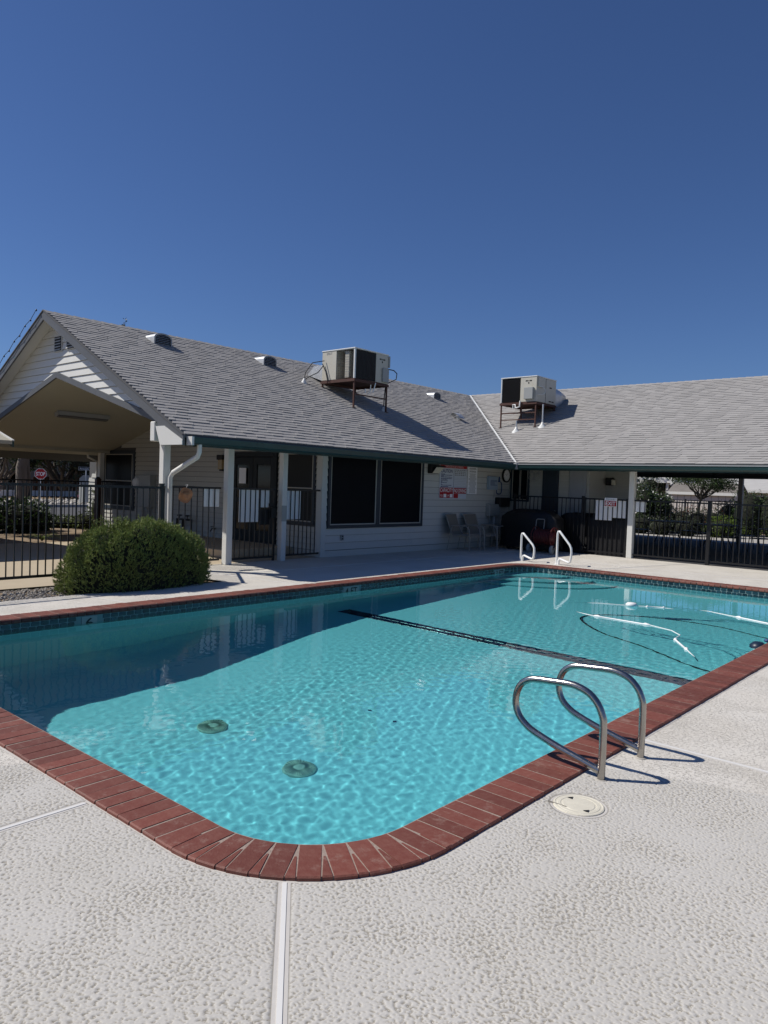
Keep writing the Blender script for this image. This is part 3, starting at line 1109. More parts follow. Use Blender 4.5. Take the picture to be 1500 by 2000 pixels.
# --- walls of the right wing (face -y)
w = MB().box((-11.1, 17.68, 0.0), (-8.6, 17.82, 2.42)).build('wall', M_SIDE, club)
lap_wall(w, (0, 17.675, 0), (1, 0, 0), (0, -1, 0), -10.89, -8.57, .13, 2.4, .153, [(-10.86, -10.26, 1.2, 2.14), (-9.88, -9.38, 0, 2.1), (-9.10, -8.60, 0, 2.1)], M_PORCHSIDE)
window(-10.85, -10.27, 1.21, 2.13, 17.665, '-y', ((-10.80, -10.56), (-10.55, -10.32)), M_DKTRIM, M_SCREEN, fw=.05, lw=.018)
for x0, x1, mm in ((-9.86, -9.40, M_DKTRIM), (-9.08, -8.61, M_TRIM)):
    d = MB().bbox((x0, 17.63, .02), (x1, 17.675, 2.08))
    do = d.build('door', mm, club)
    MB().bbox((x0 + .07, 17.622, 1.15), (x1 - .07, 17.632, 1.95)).bbox((x0 + .07, 17.622, .2), (x1 - .07, 17.632, 1.0)).build('door_panel', mm, do)
    MB().lathe([(0, .06), (.025, .055), (.03, .035), (.012, .02), (.012, 0)], (x1 - .05, 17.63, 1.0), 10, axis='y').build('knob', M_STEEL, do)
w = MB().box((-8.75, 17.82, 0), (-8.57, 18.72, 2.42)).box((-8.57, 18.66, 0), (-7.87, 18.84, 2.42)).build('wall', M_SIDE, club)
lap_wall(w, (0, 18.655, 0), (1, 0, 0), (0, -1, 0), -8.56, -7.87, .05, 2.4, .153, [], M_PORCHSIDE)
lap_wall(w, (-8.565, 0, 0), (0, 1, 0), (1, 0, 0), 17.68, 18.64, .05, 2.4, .153, [], M_SIDE)
w = MB().add([(-8.0, 18.84, 0), (-11.9, 26.0, 0), (-12.2, 26.0, 0), (-12.2, 18.84, 0), (-8.0, 18.84, 2.42), (-11.9, 26.0, 2.42), (-12.2, 26.0, 2.42), (-12.2, 18.84, 2.42)],
             [(0, 1, 5, 4), (1, 2, 6, 5), (2, 3, 7, 6), (3, 0, 4, 7), (4, 5, 6, 7)]).build('wall', M_HWALL, club)
MB().box((-20.6, 10.72, 0.0), (-20.4, 26, 2.4)).box((-20.4, 25.8, 0), (-12.2, 26, 2.4)).build('wall', M_HWALL, club)

# --- roof planes
MB_R = MB()


def roof_slab(name, pts, t=.045):
    n_ = len(pts)
    nr = (Vector(pts[1]) - Vector(pts[0])).cross(Vector(pts[2]) - Vector(pts[0])).normalized()
    if nr.z < 0:
        pts = pts[::-1]
        nr = -nr
    lo = [tuple(Vector(p) - Vector((0, 0, t))) for p in pts]
    mb = MB()
    mb.add(list(pts) + lo, [tuple(range(n_)), tuple(range(2 * n_ - 1, n_ - 1, -1))] + [(i, n_ + i, n_ + (i + 1) % n_, (i + 1) % n_) for i in range(n_)])
    return mb.build(name, M_UNDER, club)


YG = 6.62
roofL = roof_slab('roof', [(XE, YG, ZE), (XE, YE, ZE), (XR, YR, ZR), (XR, YG, ZR)])
roofR = roof_slab('roof', [(XE, YE, ZE), (XFAR, YE, ZE), (XFAR, YR, ZR), (XR, YR, ZR)])
XW = 2 * XR - XE - .5
ZWW = ZR - SL * (XR - XW)
roofW = roof_slab('roof', [(XW, YG, ZWW), (XR, YG, ZR), (XR, YR, ZR), (XW, 27, ZWW)])
roofB = roof_slab('roof', [(XR, YR, ZR), (XFAR, YR, ZR), (XFAR, YR + 4.89, ZE), (XW, YR + 4.89, ZE)])
MB().add([(XFAR - .05, YE + .3, ZE), (XFAR - .05, YR + 4.6, ZE), (XFAR - .05, YR, ZR - .1)], [(0, 1, 2)]).build('gable_wall', M_SIDE, club)

# shingles: courses of laminated tabs with slanted ends, every tab raised on its own
EXP = 0.125
TABS = []     # (slope, u0,u1,v0,v1,thick,skew)
for slope in (0, 1):
    nv = int(4.89 / COSR / EXP)
    for i in range(nv + 1):
        v0 = i * EXP
        v1 = min(v0 + EXP + .012, 4.89 / COSR)
        hz = v0 * COSR
        if slope == 0:
            ua, ub = YG + .0, YE + hz
        else:
            ua, ub = XE - hz, 0.6
        u = ua - random.uniform(0, .3)
        hi = random.random() < .5
        while u < ub:
            wd = random.uniform(.18, .46)
            a_, b_ = max(u, ua), min(u + wd, ub)
            if b_ - a_ > .02:
                TABS.append((slope, a_, b_, v0, v1, (.017 if hi else .011) + random.uniform(0, .003), random.uniform(.055, .08)))
            hi = not hi
            u += wd


def tab_geo(t):
    s, a, b, v0, v1, th, sk = t
    o = []
    for (u, v, h) in ((a, v0, 0), (b, v0, 0), (b + sk, v1, 0), (a + sk, v1, 0), (a, v0, th), (b, v0, th), (b + sk, v1, .0035), (a + sk, v1, .0035)):
        if s == 0:
            u = min(u, YE + v * COSR + .01)
            o.append((XE - v * COSR + h * SINR, u, ZE + v * SINR + h * COSR))
        else:
            u = max(u, XE - v * COSR - .01)
            o.append((u, YE + v * COSR - h * SINR, ZE + v * SINR + h * COSR))
    if s == 0:
        return o, [(4, 5, 6, 7), (0, 1, 5, 4), (1, 2, 6, 5), (3, 0, 4, 7)]
    return o, [(4, 5, 6, 7), (0, 1, 5, 4), (1, 2, 6, 5), (3, 0, 4, 7)]


def tab_rank(t):
    s, a, b, v0, v1, th, sk = t
    um, vm = (a + b) / 2, (v0 + v1) / 2
    p = np.array([XE - vm * COSR, um, ZE + vm * SINR]) if s == 0 else np.array([um, YE + vm * COSR, ZE + vm * SINR])
    if s == 1 and um > -4.6:
        return 0
    d = p - CAMPOS
    nn = np.array([SINR, 0, COSR]) if s == 0 else np.array([0, -SINR, COSR])
    return (b - a) * abs(d @ nn) / (d @ d) ** 1.5


TABS.sort(key=tab_rank, reverse=True)
rest = MB()
for i, t in enumerate(TABS):
    V, F = tab_geo(t)
    if i < 170:
        MB().add(V, F).build('shingle', M_SHING, roofL if t[0] == 0 else roofR)
    else:
        rest.add(V, F)
rest.build('shingles', M_SHING, club)['kind'] = 'stuff'
# ridge caps
cap = MB()
cap.add([(-.12, 0, -.048), (0, 0, .024), (.12, 0, -.048), (-.115, .28, -.062), (0, .28, .008), (.115, .28, -.062), (-.12, 0, -.060), (0, 0, .010), (.12, 0, -.060)],
        [(0, 1, 4, 3), (1, 2, 5, 4), (6, 7, 1, 0), (7, 8, 2, 1)])
me = bpy.data.meshes.new('ridge_cap')
me.from_pydata(cap.v, [], cap.f)
me.materials.append(M_SHING)
y = YG - .02
while y < YR - .1:
    inst('ridge_cap', me, roofL, (XR, y, ZR), (random.uniform(-.01, .01), random.uniform(-.02, .02), 0))
    y += .20
x = XR + .1
while x < .6:
    inst('ridge_cap', me, roofR, (x, YR, ZR), (random.uniform(-.01, .01), random.uniform(-.02, .02), -PI / 2))
    x += .20
# valley flashing
vm = MB()
vd = Vector((XR - XE, YR - YE, ZR - ZE))
for s, h in ((0, 1), (1, 0)):
    pass
nl = Vector((SINR, 0, COSR))
nr_ = Vector((0, -SINR, COSR))
A, B = Vector((XE, YE, ZE)), Vector((XR, YR, ZR))
sL, sR = Vector((0, -1, 0)), Vector((1, 0, 0))
h = .017
vm.add([tuple(A + nl * h + sL * .055), tuple(A + Vector((0, 0, h))), tuple(A + nr_ * h + sR * .055), tuple(B + nl * h + sL * .055), tuple(B + Vector((0, 0, h))), tuple(B + nr_ * h + sR * .055)],
       [(0, 1, 4, 3), (1, 2, 5, 4)])
vm.build('valley_flashing', M_WMETAL, club)

# roof vents (hooded louvres) on the left slope
for (xf, y0, y1, hgt) in ((-14.046, 8.555, 8.985, .262), (-13.99, 11.45, 11.855, .256), (-13.825, 17.92, 18.27, .215)):
    zf = zl(xf)
    yc, hw = (y0 + y1) / 2, (y1 - y0) / 2
    prof = [(y0, 0), (y0, hgt * .62)] + [(yc - hw * math.cos(a), hgt * .62 + hgt * .38 * math.sin(a)) for a in np.linspace(0.25, PI - .25, 9)] + [(y1, hgt * .62), (y1, 0)]
    xb = xf - hgt / SL - .05
    V = [(xf, p[0], zf - .05 + (p[1] if p[1] else 0) + (.05 if p[1] else 0)) for p in prof] + [(xb, p[0], zf + p[1] - (.0 if p[1] else .05)) for p in prof]
    k = len(prof)
    vb = MB().add(V, [(i, i + 1, k + i + 1, k + i) for i in range(k - 1)], True)
    fl = [(xf + .002, yc + (p[0] - yc), zf + p[1]) for p in prof]
    vo = vb.build('roof_vent', M_GALV, club)
    # rim, dark throat and slats
    rm = MB()
    inner = [(yc + (p[0] - yc) * .86, p[1] * .88 if p[1] else .02) for p in prof]
    for i in range(k - 1):
        rm.add([(xf, prof[i][0], zf + prof[i][1]), (xf, prof[i + 1][0], zf + prof[i + 1][1]), (xf, inner[i + 1][0], zf + inner[i + 1][1]), (xf, inner[i][0], zf + inner[i][1])], [(0, 1, 2, 3)])
    rm.build('vent_rim', M_TRIM, vo)
    MB().add([(xf - .03, p[0], zf + p[1]) for p in inner], [tuple(range(k))]).build('vent_throat', M_INK, vo)
    for j in range(6):
        zz = zf + .02 + j * hgt * .135
        MB().add([(xf - .028, yc - hw * .84, zz + .022), (xf - .028, yc + hw * .84, zz + .022), (xf - .002, yc + hw * .84, zz), (xf - .002, yc - hw * .84, zz)], [(0, 1, 2, 3)]).build('slat', M_TRIM, vo)
# small turbine-type cap and pipe flashings
sv = MB()
sx, sy = -12.40, 17.22
sz = zl(sx)
sv.lathe([(.055, -.03), (.055, .09)], (sx, sy, sz), 14)
svo = sv.build('exhaust_vent', M_WMETAL, club)
hood = MB()
arc = [(-.16, .08), (-.13, .135), (-.06, .165), (.04, .15), (.12, .10), (.15, .06)]
hood.add([(sx + a, sy - .13, sz + b - a * .25) for a, b in arc] + [(sx + a, sy + .13, sz + b - a * .25) for a, b in arc], [(i, i + 1, 7 + i, 6 + i) for i in range(5)])
hood.build('vent_hood', M_GALV, svo)

# gutters, fascia, soffit
g = MB()
prof = [(-9.945, 2.165), (-9.945, 2.06), (-9.925, 2.045), (-9.86, 2.045), (-9.835, 2.075), (-9.82, 2.155), (-9.828, 2.163), (-9.832, 2.150), (-9.93, 2.14)]
V = [(p[0], 6.68, p[1]) for p in prof] + [(p[0], 16.25, p[1]) for p in prof]
k = len(prof)
g.add(V, [(i, k + i, k + (i + 1) % k, (i + 1) % k) for i in range(k)] + [tuple(range(k)), tuple(range(2 * k - 1, k - 1, -1))])
gutL = g.build('gutter', M_GREEN, club)
MB().box((-9.96, 6.66, 2.03), (-9.80, 6.70, 2.165)).build('end_cap', M_WHITE, gutL)
g = MB()
V = [(-9.83, 16.36 - (p[0] + 9.95), p[1]) for p in prof] + [(XFAR, 16.36 - (p[0] + 9.95), p[1]) for p in prof]
g.add(V, [(i, (i + 1) % k, k + (i + 1) % k, k + i) for i in range(k)] + [tuple(range(k)), tuple(range(2 * k - 1, k - 1, -1))])
gutR = g.build('gutter', M_GREEN, club)
MB().box((-9.80, 16.221, 2.152), (XFAR, 16.232, 2.172)).build('gutter_lip', M_TRIM, gutR)
MB().bbox((-9.90, 16.20, 2.04), (-9.80, 16.33, 2.19), .01).build('gutter_corner', M_TRIM, gutR)
MB().box((-9.99, 6.66, 2.02), (-9.951, 16.4, 2.152)).build('fascia', M_GREEN, club)
MB().box((-9.95, 16.361, 2.02), (XFAR, 16.40, 2.152)).build('fascia', M_GREEN, club)
MB().add([(-9.99, 10.55, 2.14), (-10.95, 10.55, 2.30), (-10.95, 17.4, 2.30), (-9.99, 16.4, 2.14)], [(0, 1, 2, 3)]).build('soffit', M_SIDE, club)
MB().add([(-9.99, 16.40, 2.13), (XFAR, 16.40, 2.13), (XFAR, 16.96, 2.34), (-10.9, 16.96, 2.34)], [(0, 3, 2, 1)]).build('soffit', M_SIDE, club)
# gable rake boards and overhang soffit
zb_ = lambda x: zl(x) if x > XR else zl(2 * XR - x)
for sgn, xe in ((1, XE + .02), (-1, XW)):
    pts = [(xe, zb_(xe) - .01), (XR, ZR + .0), (XR, ZR - .17), (xe, zb_(xe) - .18)]
    if sgn == 1:
        pts = [(xe, ZE - .01), (XR, ZR), (XR, ZR - .17), (XE - .72, zl(XE - .72) - .17), (XE - .58, 2.03), (xe, 2.03)]
    MB().prism(pts, 'y', YG - .035, YG - .0005).build('rake_board', M_RAKE, club)
    if sgn == 1:
        MB().prism([(xe - .004, 2.034), (xe - .004, ZE - .09), (XE - .50, zl(XE - .50) - .12), (XE - .74, zl(XE - .50) - .12), (XE - .60, 2.034)], 'y', YG - .05, YG - .0355).build('rake_tail', M_WHITE, club)
    dp = [(xe, zb_(xe) + .012), (XR, ZR + .02), (XR, ZR), (xe, zb_(xe) - .008)]
    MB().prism(dp, 'y', YG - .05, YG - .03).build('drip_edge', M_UNDER, club)
    V = [(XE if sgn == 1 else XW, YG, (ZE if sgn == 1 else ZWW) - .05), (XR, YG, ZR - .05), (XR, 6.92, ZR - .05), (XE if sgn == 1 else XW, 6.92, (ZE if sgn == 1 else ZWW) - .05)]
    quad('rake_soffit', V, M_WHITE, club)

# gable siding above the vaulted porch opening
GY = 6.92
VA, VS = 3.50, .272           # vault apex and slope


def gclip(z, zt):
    out = []
    hb, ht = (ZR - .06 - z) / SL, (ZR - .06 - zt) / SL
    if ht < 0:
        ht = 0
    ib, it = max(0, (VA - z) / VS), max(0, (VA - zt) / VS)
    if it == 0 and ib == 0:
        out.append((XR - hb, XR + hb, XR - ht, XR + ht))
    else:
        if hb > ib:
            out.append((XR + ib, XR + hb, XR + min(it, ht), XR + ht))
            out.append((XR - hb, XR - ib, XR - ht, XR - min(it, ht)))
    return out


gw = MB()
gw.add([(XR - 5.3, GY + .012, ZR - .06 - SL * 5.3), (XR, GY + .012, VA), (XR + 4.6, GY + .012, VA - VS * 4.6), (XR + 4.75, GY + .012, ZR - .06 - SL * 4.75), (XR, GY + .012, ZR - .06)], [(0, 1, 2, 3, 4)])
gwo = gw.build('gable_wall', M_WHITE, club)
lap_wall(gwo, (0, GY, 0), (1, 0, 0), (0, -1, 0), 0, 0, 2.14, 4.6, .142, [], M_WHITE, clip=gclip)
for x0, x1 in ((-14.98, -14.70), (-14.46, -14.16)):
    fv = MB()
    fv.box((x0 - .03, GY - .03, 3.96), (x1 + .03, GY - .014, 4.28))
    vo = fv.build('gable_vent', M_SIDE, club)
    MB().box((x0, GY - .034, 3.98), (x1, GY - .0305, 4.26)).build('vent_throat', M_INK, vo)
    for j in range(5):
        zz = 3.985 + j * .056
        MB().add([(x0, GY - .036, zz + .03), (x1, GY - .036, zz + .03), (x1, GY - .058, zz), (x0, GY - .058, zz)], [(3, 2, 1, 0)]).build('slat', M_SIDE, vo)
for sgn in (1, -1):
    e = 4.3 if sgn == 1 else 5.2
    pts = [(XR, VA + .055), (XR + sgn * e, VA + .055 - VS * e), (XR + sgn * e, VA - .055 - VS * e), (XR, VA - .055)]
    MB().prism(pts, 'y', GY - .06, GY - .02).build('vault_fascia', M_RAKE, club)
    V = [(XR, GY - .02, VA - .05), (XR + sgn * e, GY - .02, VA - .05 - VS * e), (XR + sgn * e, 10.56, VA - .05 - VS * e), (XR, 10.56, VA - .05)]
    quad('porch_ceiling', V, M_CEIL, club)

# porch beams and posts
bm_ = MB().bbox((-10.90, 6.60, 2.10), (-10.76, 10.52, 2.42), .012).build('porch_beam', M_WHITE, club)
MB().lathe([(0, .006), (.012, .004), (.014, 0)], (-10.76, 6.95, 2.30), 8, axis='x').lathe([(0, .006), (.012, .004), (.014, 0)], (-10.76, 6.95, 2.18), 8, axis='x').build('bolt', M_GALV, bm_)
MB().bbox((-19.55, 6.5, 2.14), (-19.35, 10.5, 2.42), .01).build('porch_beam', M_CEIL, club)


def post(x, y, z1=2.12, w_=.066, m=M_WHITE):
    return MB().bbox((x - w_, y - w_, 0), (x + w_, y + w_, z1), .008).build('porch_post', m, club)


post(-10.82, 6.84)
post(-10.82, 8.14)
post(-10.82, 9.42, w_=.06)
post(-19.42, 10.28, 2.15)
post(-7.13, 17.02, 2.16)
post(-1.2, 17.02, 2.16)
post(-7.26, 26.05, 2.16, .07, M_TRIM)
post(-1.4, 26.05, 2.16, .07, M_TRIM)
MB().box((-7.9, 16.96, 2.15), (XFAR, 17.08, 2.34)).build('porch_beam', M_SIDE, club)
MB().box((-12.2, 25.95, 2.14), (XFAR, 26.10, 2.36)).build('porch_beam', M_DKTRIM, club)
quad('porch_ceiling', [(-10.9, 16.97, 2.355), (-12.2, 25.9, 2.355), (XFAR, 25.9, 2.355), (XFAR, 16.97, 2.355)], M_CEIL, club)
# downspout at the front post
ds = MB()
P = [(-9.89, 6.86, 2.05), (-9.89, 6.86, 1.93), (-9.93, 6.86, 1.86), (-10.58, 6.845, 1.60), (-10.66, 6.845, 1.52), (-10.66, 6.845, .04)]
ds.tube(P, .042, 6)
ds.build('downspout', M_WHITE, club)
MB().tube([(-19.85, 10.11, 2.15), (-19.85, 10.12, 2.02), (-19.6, 10.27, 1.90), (-19.55, 10.25, .05)], .034, 6).build('downspout', M_WHITE, club)

# low gabled canopy over the entry walk, just left of the frame
cpy = thing('walkway_canopy', 'low gabled walkway canopy on a white post at the left edge of the porch', 'canopy', (-15.2, 6.0, 0))
CX, CZ, CS = -17.2, 2.75, .272
for sgn in (1, -1):
    xe = CX + sgn * 2.58
    MB().prism([(xe, CZ - CS * 2.58), (CX, CZ), (CX, CZ + .07), (xe, CZ - CS * 2.58 + .07)], 'y', -5.0, 5.95).build('canopy_roof', M_CEIL, cpy)
    MB().prism([(xe, CZ - CS * 2.58 - .05), (CX, CZ - .05), (CX, CZ + .06), (xe, CZ - CS * 2.58 + .06)], 'y', 5.951, 5.985).build('canopy_fascia', M_GREEN, cpy)
    MB().prism([(xe, CZ - CS * 2.58 + .062), (CX, CZ + .062), (CX, CZ + .085), (xe, CZ - CS * 2.58 + .085)], 'y', 5.94, 5.99).build('drip_edge', M_WHITE, cpy)
    for y in (5.85, .4, -4.8):
        MB().bbox((CX + sgn * 1.95 - .07, y - .07, 0), (CX + sgn * 1.95 + .07, y + .07, CZ - CS * 1.95), .008).build('canopy_post', M_WHITE, cpy)

# ------------------------------------------------------------------ rooftop equipment
def emblem(parent, c, face, s=1.0):
    """small printed maker's mark: two dark bars with a notch and a round dot under them"""
    R = FACE[face]
    m_ = MB()
    for u0, u1 in ((-.10, -.03), (.03, .10)):
        m_.add([tuple(R @ Vector((u * s, v * s, 0)) + Vector(c)) for u, v in ((u0, 0), (u1, 0), (u1, .035), (u0, .035))], [(0, 1, 2, 3)])
    m_.add([tuple(R @ Vector((u * s, v * s, 0)) + Vector(c)) for u, v in ((-.012, .0), (.012, .0), (.012, .03), (-.012, .03))], [(0, 1, 2, 3)])
    m_.add([tuple(R @ Vector((.024 * s * math.cos(a), (-.045 + .024 * math.sin(a)) * s, 0)) + Vector(c)) for a in np.linspace(0, 2 * PI, 11)[:-1]], [tuple(range(10))])
    return m_.build('emblem', M_INK, parent)


def rooftop_unit(label, x0, x1, y0, y1, z0, z1, surf, second):
    t = thing('rooftop_air_conditioner', label, 'air conditioner', ((x0 + x1) / 2, (y0 + y1) / 2, z0), group='air conditioners on the clubhouse roof')
    P = .012
    b = MB()
    if not second:
        xs = x0 + (x1 - x0) * .45          # open condenser end on the right of this face
        b.bbox((x0, y0, z0 + .02), (xs, y1, z1 - .03), .01)
        b.bbox((xs, y0 + .52, z0 + .02), (x1 - .02, y1 - .0, z1 - .03), .01)
        b.bbox((x1 - .03, y1 - .45, z0 + .02), (x1, y1, z1 - .03), .01)
    else:
        xs = x0 + (x1 - x0) * .55
        b.bbox((xs, y0, z0 + .02), (x1, y1, z1 - .03), .01)
        b.bbox((x0, y0 + .1, z0 + .02), (xs, y1, z1 - .03), .01)
    cab = b.build('cabinet', M_AC, t)
    MB().bbox((x0 - .012, y0 - .012, z1 - .03), (x1 + .012, y1 + .012, z1), .008).build('lid', M_WMETAL, t)
    MB().box((x0, y0, z0), (x1, y1, z0 + .02)).build('base_pan', M_RUST, t)
    if not second:
        MB().bbox((x1 - .045, y0 - .002, z0 + .02), (x1 + .002, y0 + .04, z1 - .03), .005).build('corner_post', M_WMETAL, t)
        MB().box((x1 - .03, y0 + .04, z0 + .03), (x1 - .012, y1 - .45, z1 - .04)).build('coil', M_COIL, t)
        MB().box((xs + .02, y0 + .34, z0 + .03), (x1 - .05, y0 + .36, z1 - .04)).build('coil', M_COIL, t)
        MB().bbox((xs + (x1 - xs) * .38, y0 + .05, z0 + .05), (xs + (x1 - xs) * .62, y0 + .20, z1 - .06), .01).build('inner_panel', M_AC, t)
        gr = MB()
        for k in range(12):
            z = z0 + .05 + k * (z1 - z0 - .1) / 11
            gr.tube([(xs, y0 + .005, z), (x1 - .045, y0 + .005, z)], .0025, 4)
        for k in range(9):
            x = xs + k * (x1 - .045 - xs) / 8
            gr.tube([(x, y0 + .005, z0 + .03), (x, y0 + .005, z1 - .03)], .0025, 4)
        gr.build('guard_grille', M_COIL, t)
        for k in range(16):
            y = y0 + .06 + k * (y1 - .47 - y0 - .06) / 15
            MB().box((x1 - .012, y, z0 + .03), (x1 - .004, y + .006, z1 - .04)).build('fin', M_COIL, t)
        emblem(t, (x1 + .003, y1 - .23, z1 - .17), '+x')
        text(t, 'SPLIT', (x0 + .42 * (xs - x0) * 1.2, y0 - .003, z1 - .085), .05, M_GREYINK, '-y', width=.19, name='nameplate')
        bx_ = MB().bbox((x1, y1 - .24, z0 + .05), (x1 + .05, y1 - .02, z0 + .38), .006).build('junction_box', M_METER, t)
        MB().bbox((x1 - .01, y1 - .005, z0 + .42), (x1 + .03, y1 + .035, z1 - .04), .005).build('side_bracket', M_METER, t)
    else:
        MB().bbox((x0 - .002, y0 - .004, z0 + .02), (x0 + .035, y0 + .04, z1 - .03), .005).build('corner_post', M_WMETAL, t)
        MB().box((x0 + .035, y0 + .03, z0 + .03), (xs, y0 + .09, z1 - .04)).build('coil', M_COIL, t)
        for k in range(18):
            x = x0 + .05 + k * (xs - x0 - .06) / 17
            MB().box((x, y0 + .012, z0 + .03), (x + .006, y0 + .03, z1 - .04)).build('fin', M_COIL, t)
        emblem(t, (xs + (x1 - xs) * .5, y0 - .003, z1 - .15), '-y')
        MB().bbox((xs + .16, y0 - .08, z0 + .09), (x1 - .08, y0 - .001, z0 + .42), .008).build('junction_box', M_METER, t)
        MB().box((x1 + .001, y0 + .5, z0 + .02), (x1 + .005, y0 + .51, z1 - .03)).build('panel_seam', M_COIL, t)
        for yy, zz in ((y0 + .05, z0 + .44), (y0 + .72, z0 + .46), (y0 + .70, z0 + .07), (y0 + .86, z0 + .07)):
            MB().bbox((x1, yy, zz), (x1 + .01, yy + .12, zz + .035), .004).build('panel_handle', M_COIL, t)
        MB().bbox((x1, y0 + .04, z1 - .32), (x1 + .04, y0 + .28, z1 - .04), .006).build('side_hood', M_AC, t)
        MB().tube([(x1 + .02, y0 + .02, z0 + .22), (x1 + .10, y0 + .15, z0 + .22), (x1 + .12, y0 + .28, z0 + .28), (x1 + .11, y0 + .3, z0 + .38), (x1 + .08, y0 + .16, z0 + .45), (x1 + .01, y0 + .08, z0 + .45)], .010, 6).build('conduit', M_WMETAL, t)
    # rusty angle-iron stand
    f = MB()
    f.box((x0 - .02, y0 - .02, z0 - .05), (x1 + .02, y0 + .02, z0)).box((x0 - .02, y1 - .02, z0 - .05), (x1 + .02, y1 + .02, z0))
    f.box((x0 - .02, y0 + .02, z0 - .05), (x0 + .02, y1 - .02, z0)).box((x1 - .02, y0 + .02, z0 - .05), (x1 + .02, y1 - .02, z0))
    st = f.build('stand', M_RUST, t)
    for lx in (x0 + .02, x1 - .02):
        for ly in (y0 + .02, y1 - .02):
            zs = surf(lx, ly)
            if zs < z0 - .04:
                MB().box((lx - .017, ly - .017, zs), (lx + .017, ly + .017, z0 - .05)).box((lx - .05, ly - .05, zs + .006), (lx + .05, ly + .05, zs + .014)).build('leg', M_RUST, st)
    if second:
        for fr_ in (.35, .62):
            zz = z0 - .05 - (z0 - surf(x0, y0)) * fr_
            MB().box((x0 + .03, y0 + .01, zz), (x1 - .03, y0 + .03, zz + .03)).build('brace', M_RUST, st)
        for zz in (.22,):
            MB().box((x0 + .55, y0 + .2, z0 - .45), (x0 + .585, y0 + .235, z0 - .05)).build('brace', M_RUST, st)
    else:
        zz = z0 - .36
        MB().box((x1 - .03, y0 + .04, zz), (x1 - .005, y1 - .04, zz + .03)).build('brace', M_RUST, st)
    return t


def surfL(x, y):
    return zl(x) + .006


def surfR(x, y):
    return zr(y) + .006


a1 = rooftop_unit('cream rooftop air conditioner with open corner coil on rusty stand above the dark windows', -13.16, -12.06, 12.58, 13.77, 3.975, 4.715, surfL, False)
dm = MB()
dm.add([(-13.16, 12.75, 3.98), (-13.16, 13.5, 3.98), (-13.16, 13.5, 4.42), (-13.16, 12.75, 4.42), (-13.86, 12.75, zl(-13.86)), (-13.86, 13.5, zl(-13.86)), (-13.62, 13.5, 4.42), (-13.62, 12.75, 4.42)],
       [(0, 4, 7, 3), (3, 7, 6, 2), (4, 5, 6, 7), (1, 2, 6, 5), (0, 1, 5, 4)])
dm.build('duct', M_GALV, a1)
cb = MB()
for pts in ([(-13.05, 12.55, 4.47), (-13.2, 12.3, 4.40), (-13.24, 12.12, 4.15), (-13.24, 12.08, 3.94)], [(-13.08, 12.55, 4.36), (-13.12, 12.42, 4.18), (-13.2, 12.2, 4.05), (-13.24, 12.08, 3.96)], [(-13.10, 12.54, 4.40), (-13.0, 12.56, 4.2), (-12.92, 12.55, 3.98)]):
    cb.tube(pts, .011, 6)
cb.build('cable', M_COIL, a1)
cb = MB()
zz = zl(-12.17)
cb.tube([(-12.06, 13.76, 4.36), (-12.06, 13.98, 4.36), (-12.06, 14.1, 4.30), (-12.08, 14.1, 4.16), (-12.12, 13.98, 4.09), (-12.15, 13.80, 4.02), (-12.17, 13.78, 3.7), (-12.17, 13.77, zz + .08)], .013, 6)
cb.build('conduit', M_COIL, a1)
for x, y in ((-13.24, 12.08), (-12.17, 13.77)):
    z = zl(x)
    MB().lathe([(.085, -.045), (.08, 0.0), (.032, .07), (.02, .11), (.0, .11)], (x, y, z), 14).build('roof_jack', M_WMETAL, a1)
MB().tube([(-12.1, 13.2, 3.92), (-12.11, 13.19, 3.72), (-12.15, 13.15, 3.70)], .014, 6).tube([(-12.12, 13.03, 3.80), (-12.12, 13.03, 3.7)], .016, 6).tube([(-12.0, 13.26, 3.96), (-12.03, 13.2, 3.72)], .014, 6).build('drain_pipe', M_PLAST, a1)

a2 = rooftop_unit('cream rooftop air conditioner with dark front coil and junction box on the right roof', -11.80, -10.63, 18.47, 19.58, 4.0, 4.745, surfR, True)
dm = MB()
arc = [(-.34, -.36)] + [(.34 * math.cos(a), .05 + .30 * math.sin(a)) for a in np.linspace(PI, 0, 11)] + [(.34, -.36)]
cx, cz = -11.05, 4.30
V = [(cx + p[0], 19.58, cz + p[1]) for p in arc] + [(cx + p[0], 19.58 + .34 + (.3 if p[1] < 0 else .12), cz + p[1] * .9) for p in arc] + [(cx + p[0], 20.35, max(zr(20.35) - .1, cz + p[1] * .55)) for p in arc]
k = len(arc)
dm.add(V, [(r_ * k + i, r_ * k + i + 1, (r_ + 1) * k + i + 1, (r_ + 1) * k + i) for r_ in (0, 1) for i in range(k - 1)] + [tuple(range(2 * k, 3 * k))], True)
dm.build('duct', M_GALV, a2)
MB().tube([(-11.12, 18.42, 4.05), (-11.12, 18.40, 3.88), (-11.20, 18.40, 3.86), (-11.26, 18.40, 3.86), (-11.26, 18.40, 3.95), (-11.34, 18.40, 3.95), (-11.34, 18.42, 3.84)], .02, 8).build('drain_pipe', M_PLAST, a2)
for (x, y, h) in ((-11.12, 18.27, .29), (-10.44, 18.53, .62)):
    z = zr(y)
    pv = tag(MB().tube([(x, y, z), (x, y, z + h)], .021, 10).build('vent_pipe', M_GALV, None, (x, y, z)), 'short grey vent pipe with a white boot on the right hand roof' if h < .4 else 'tall grey conduit pipe with a white boot beside the right hand air conditioner', 'pipe', 'pipes on the right hand roof')
    MB().lathe([(.16, -.08), (.09, .01), (.04, .07), (.03, .12), (.0, .125)], (x, y, z), 16).build('pipe_boot', M_WMETAL, pv)

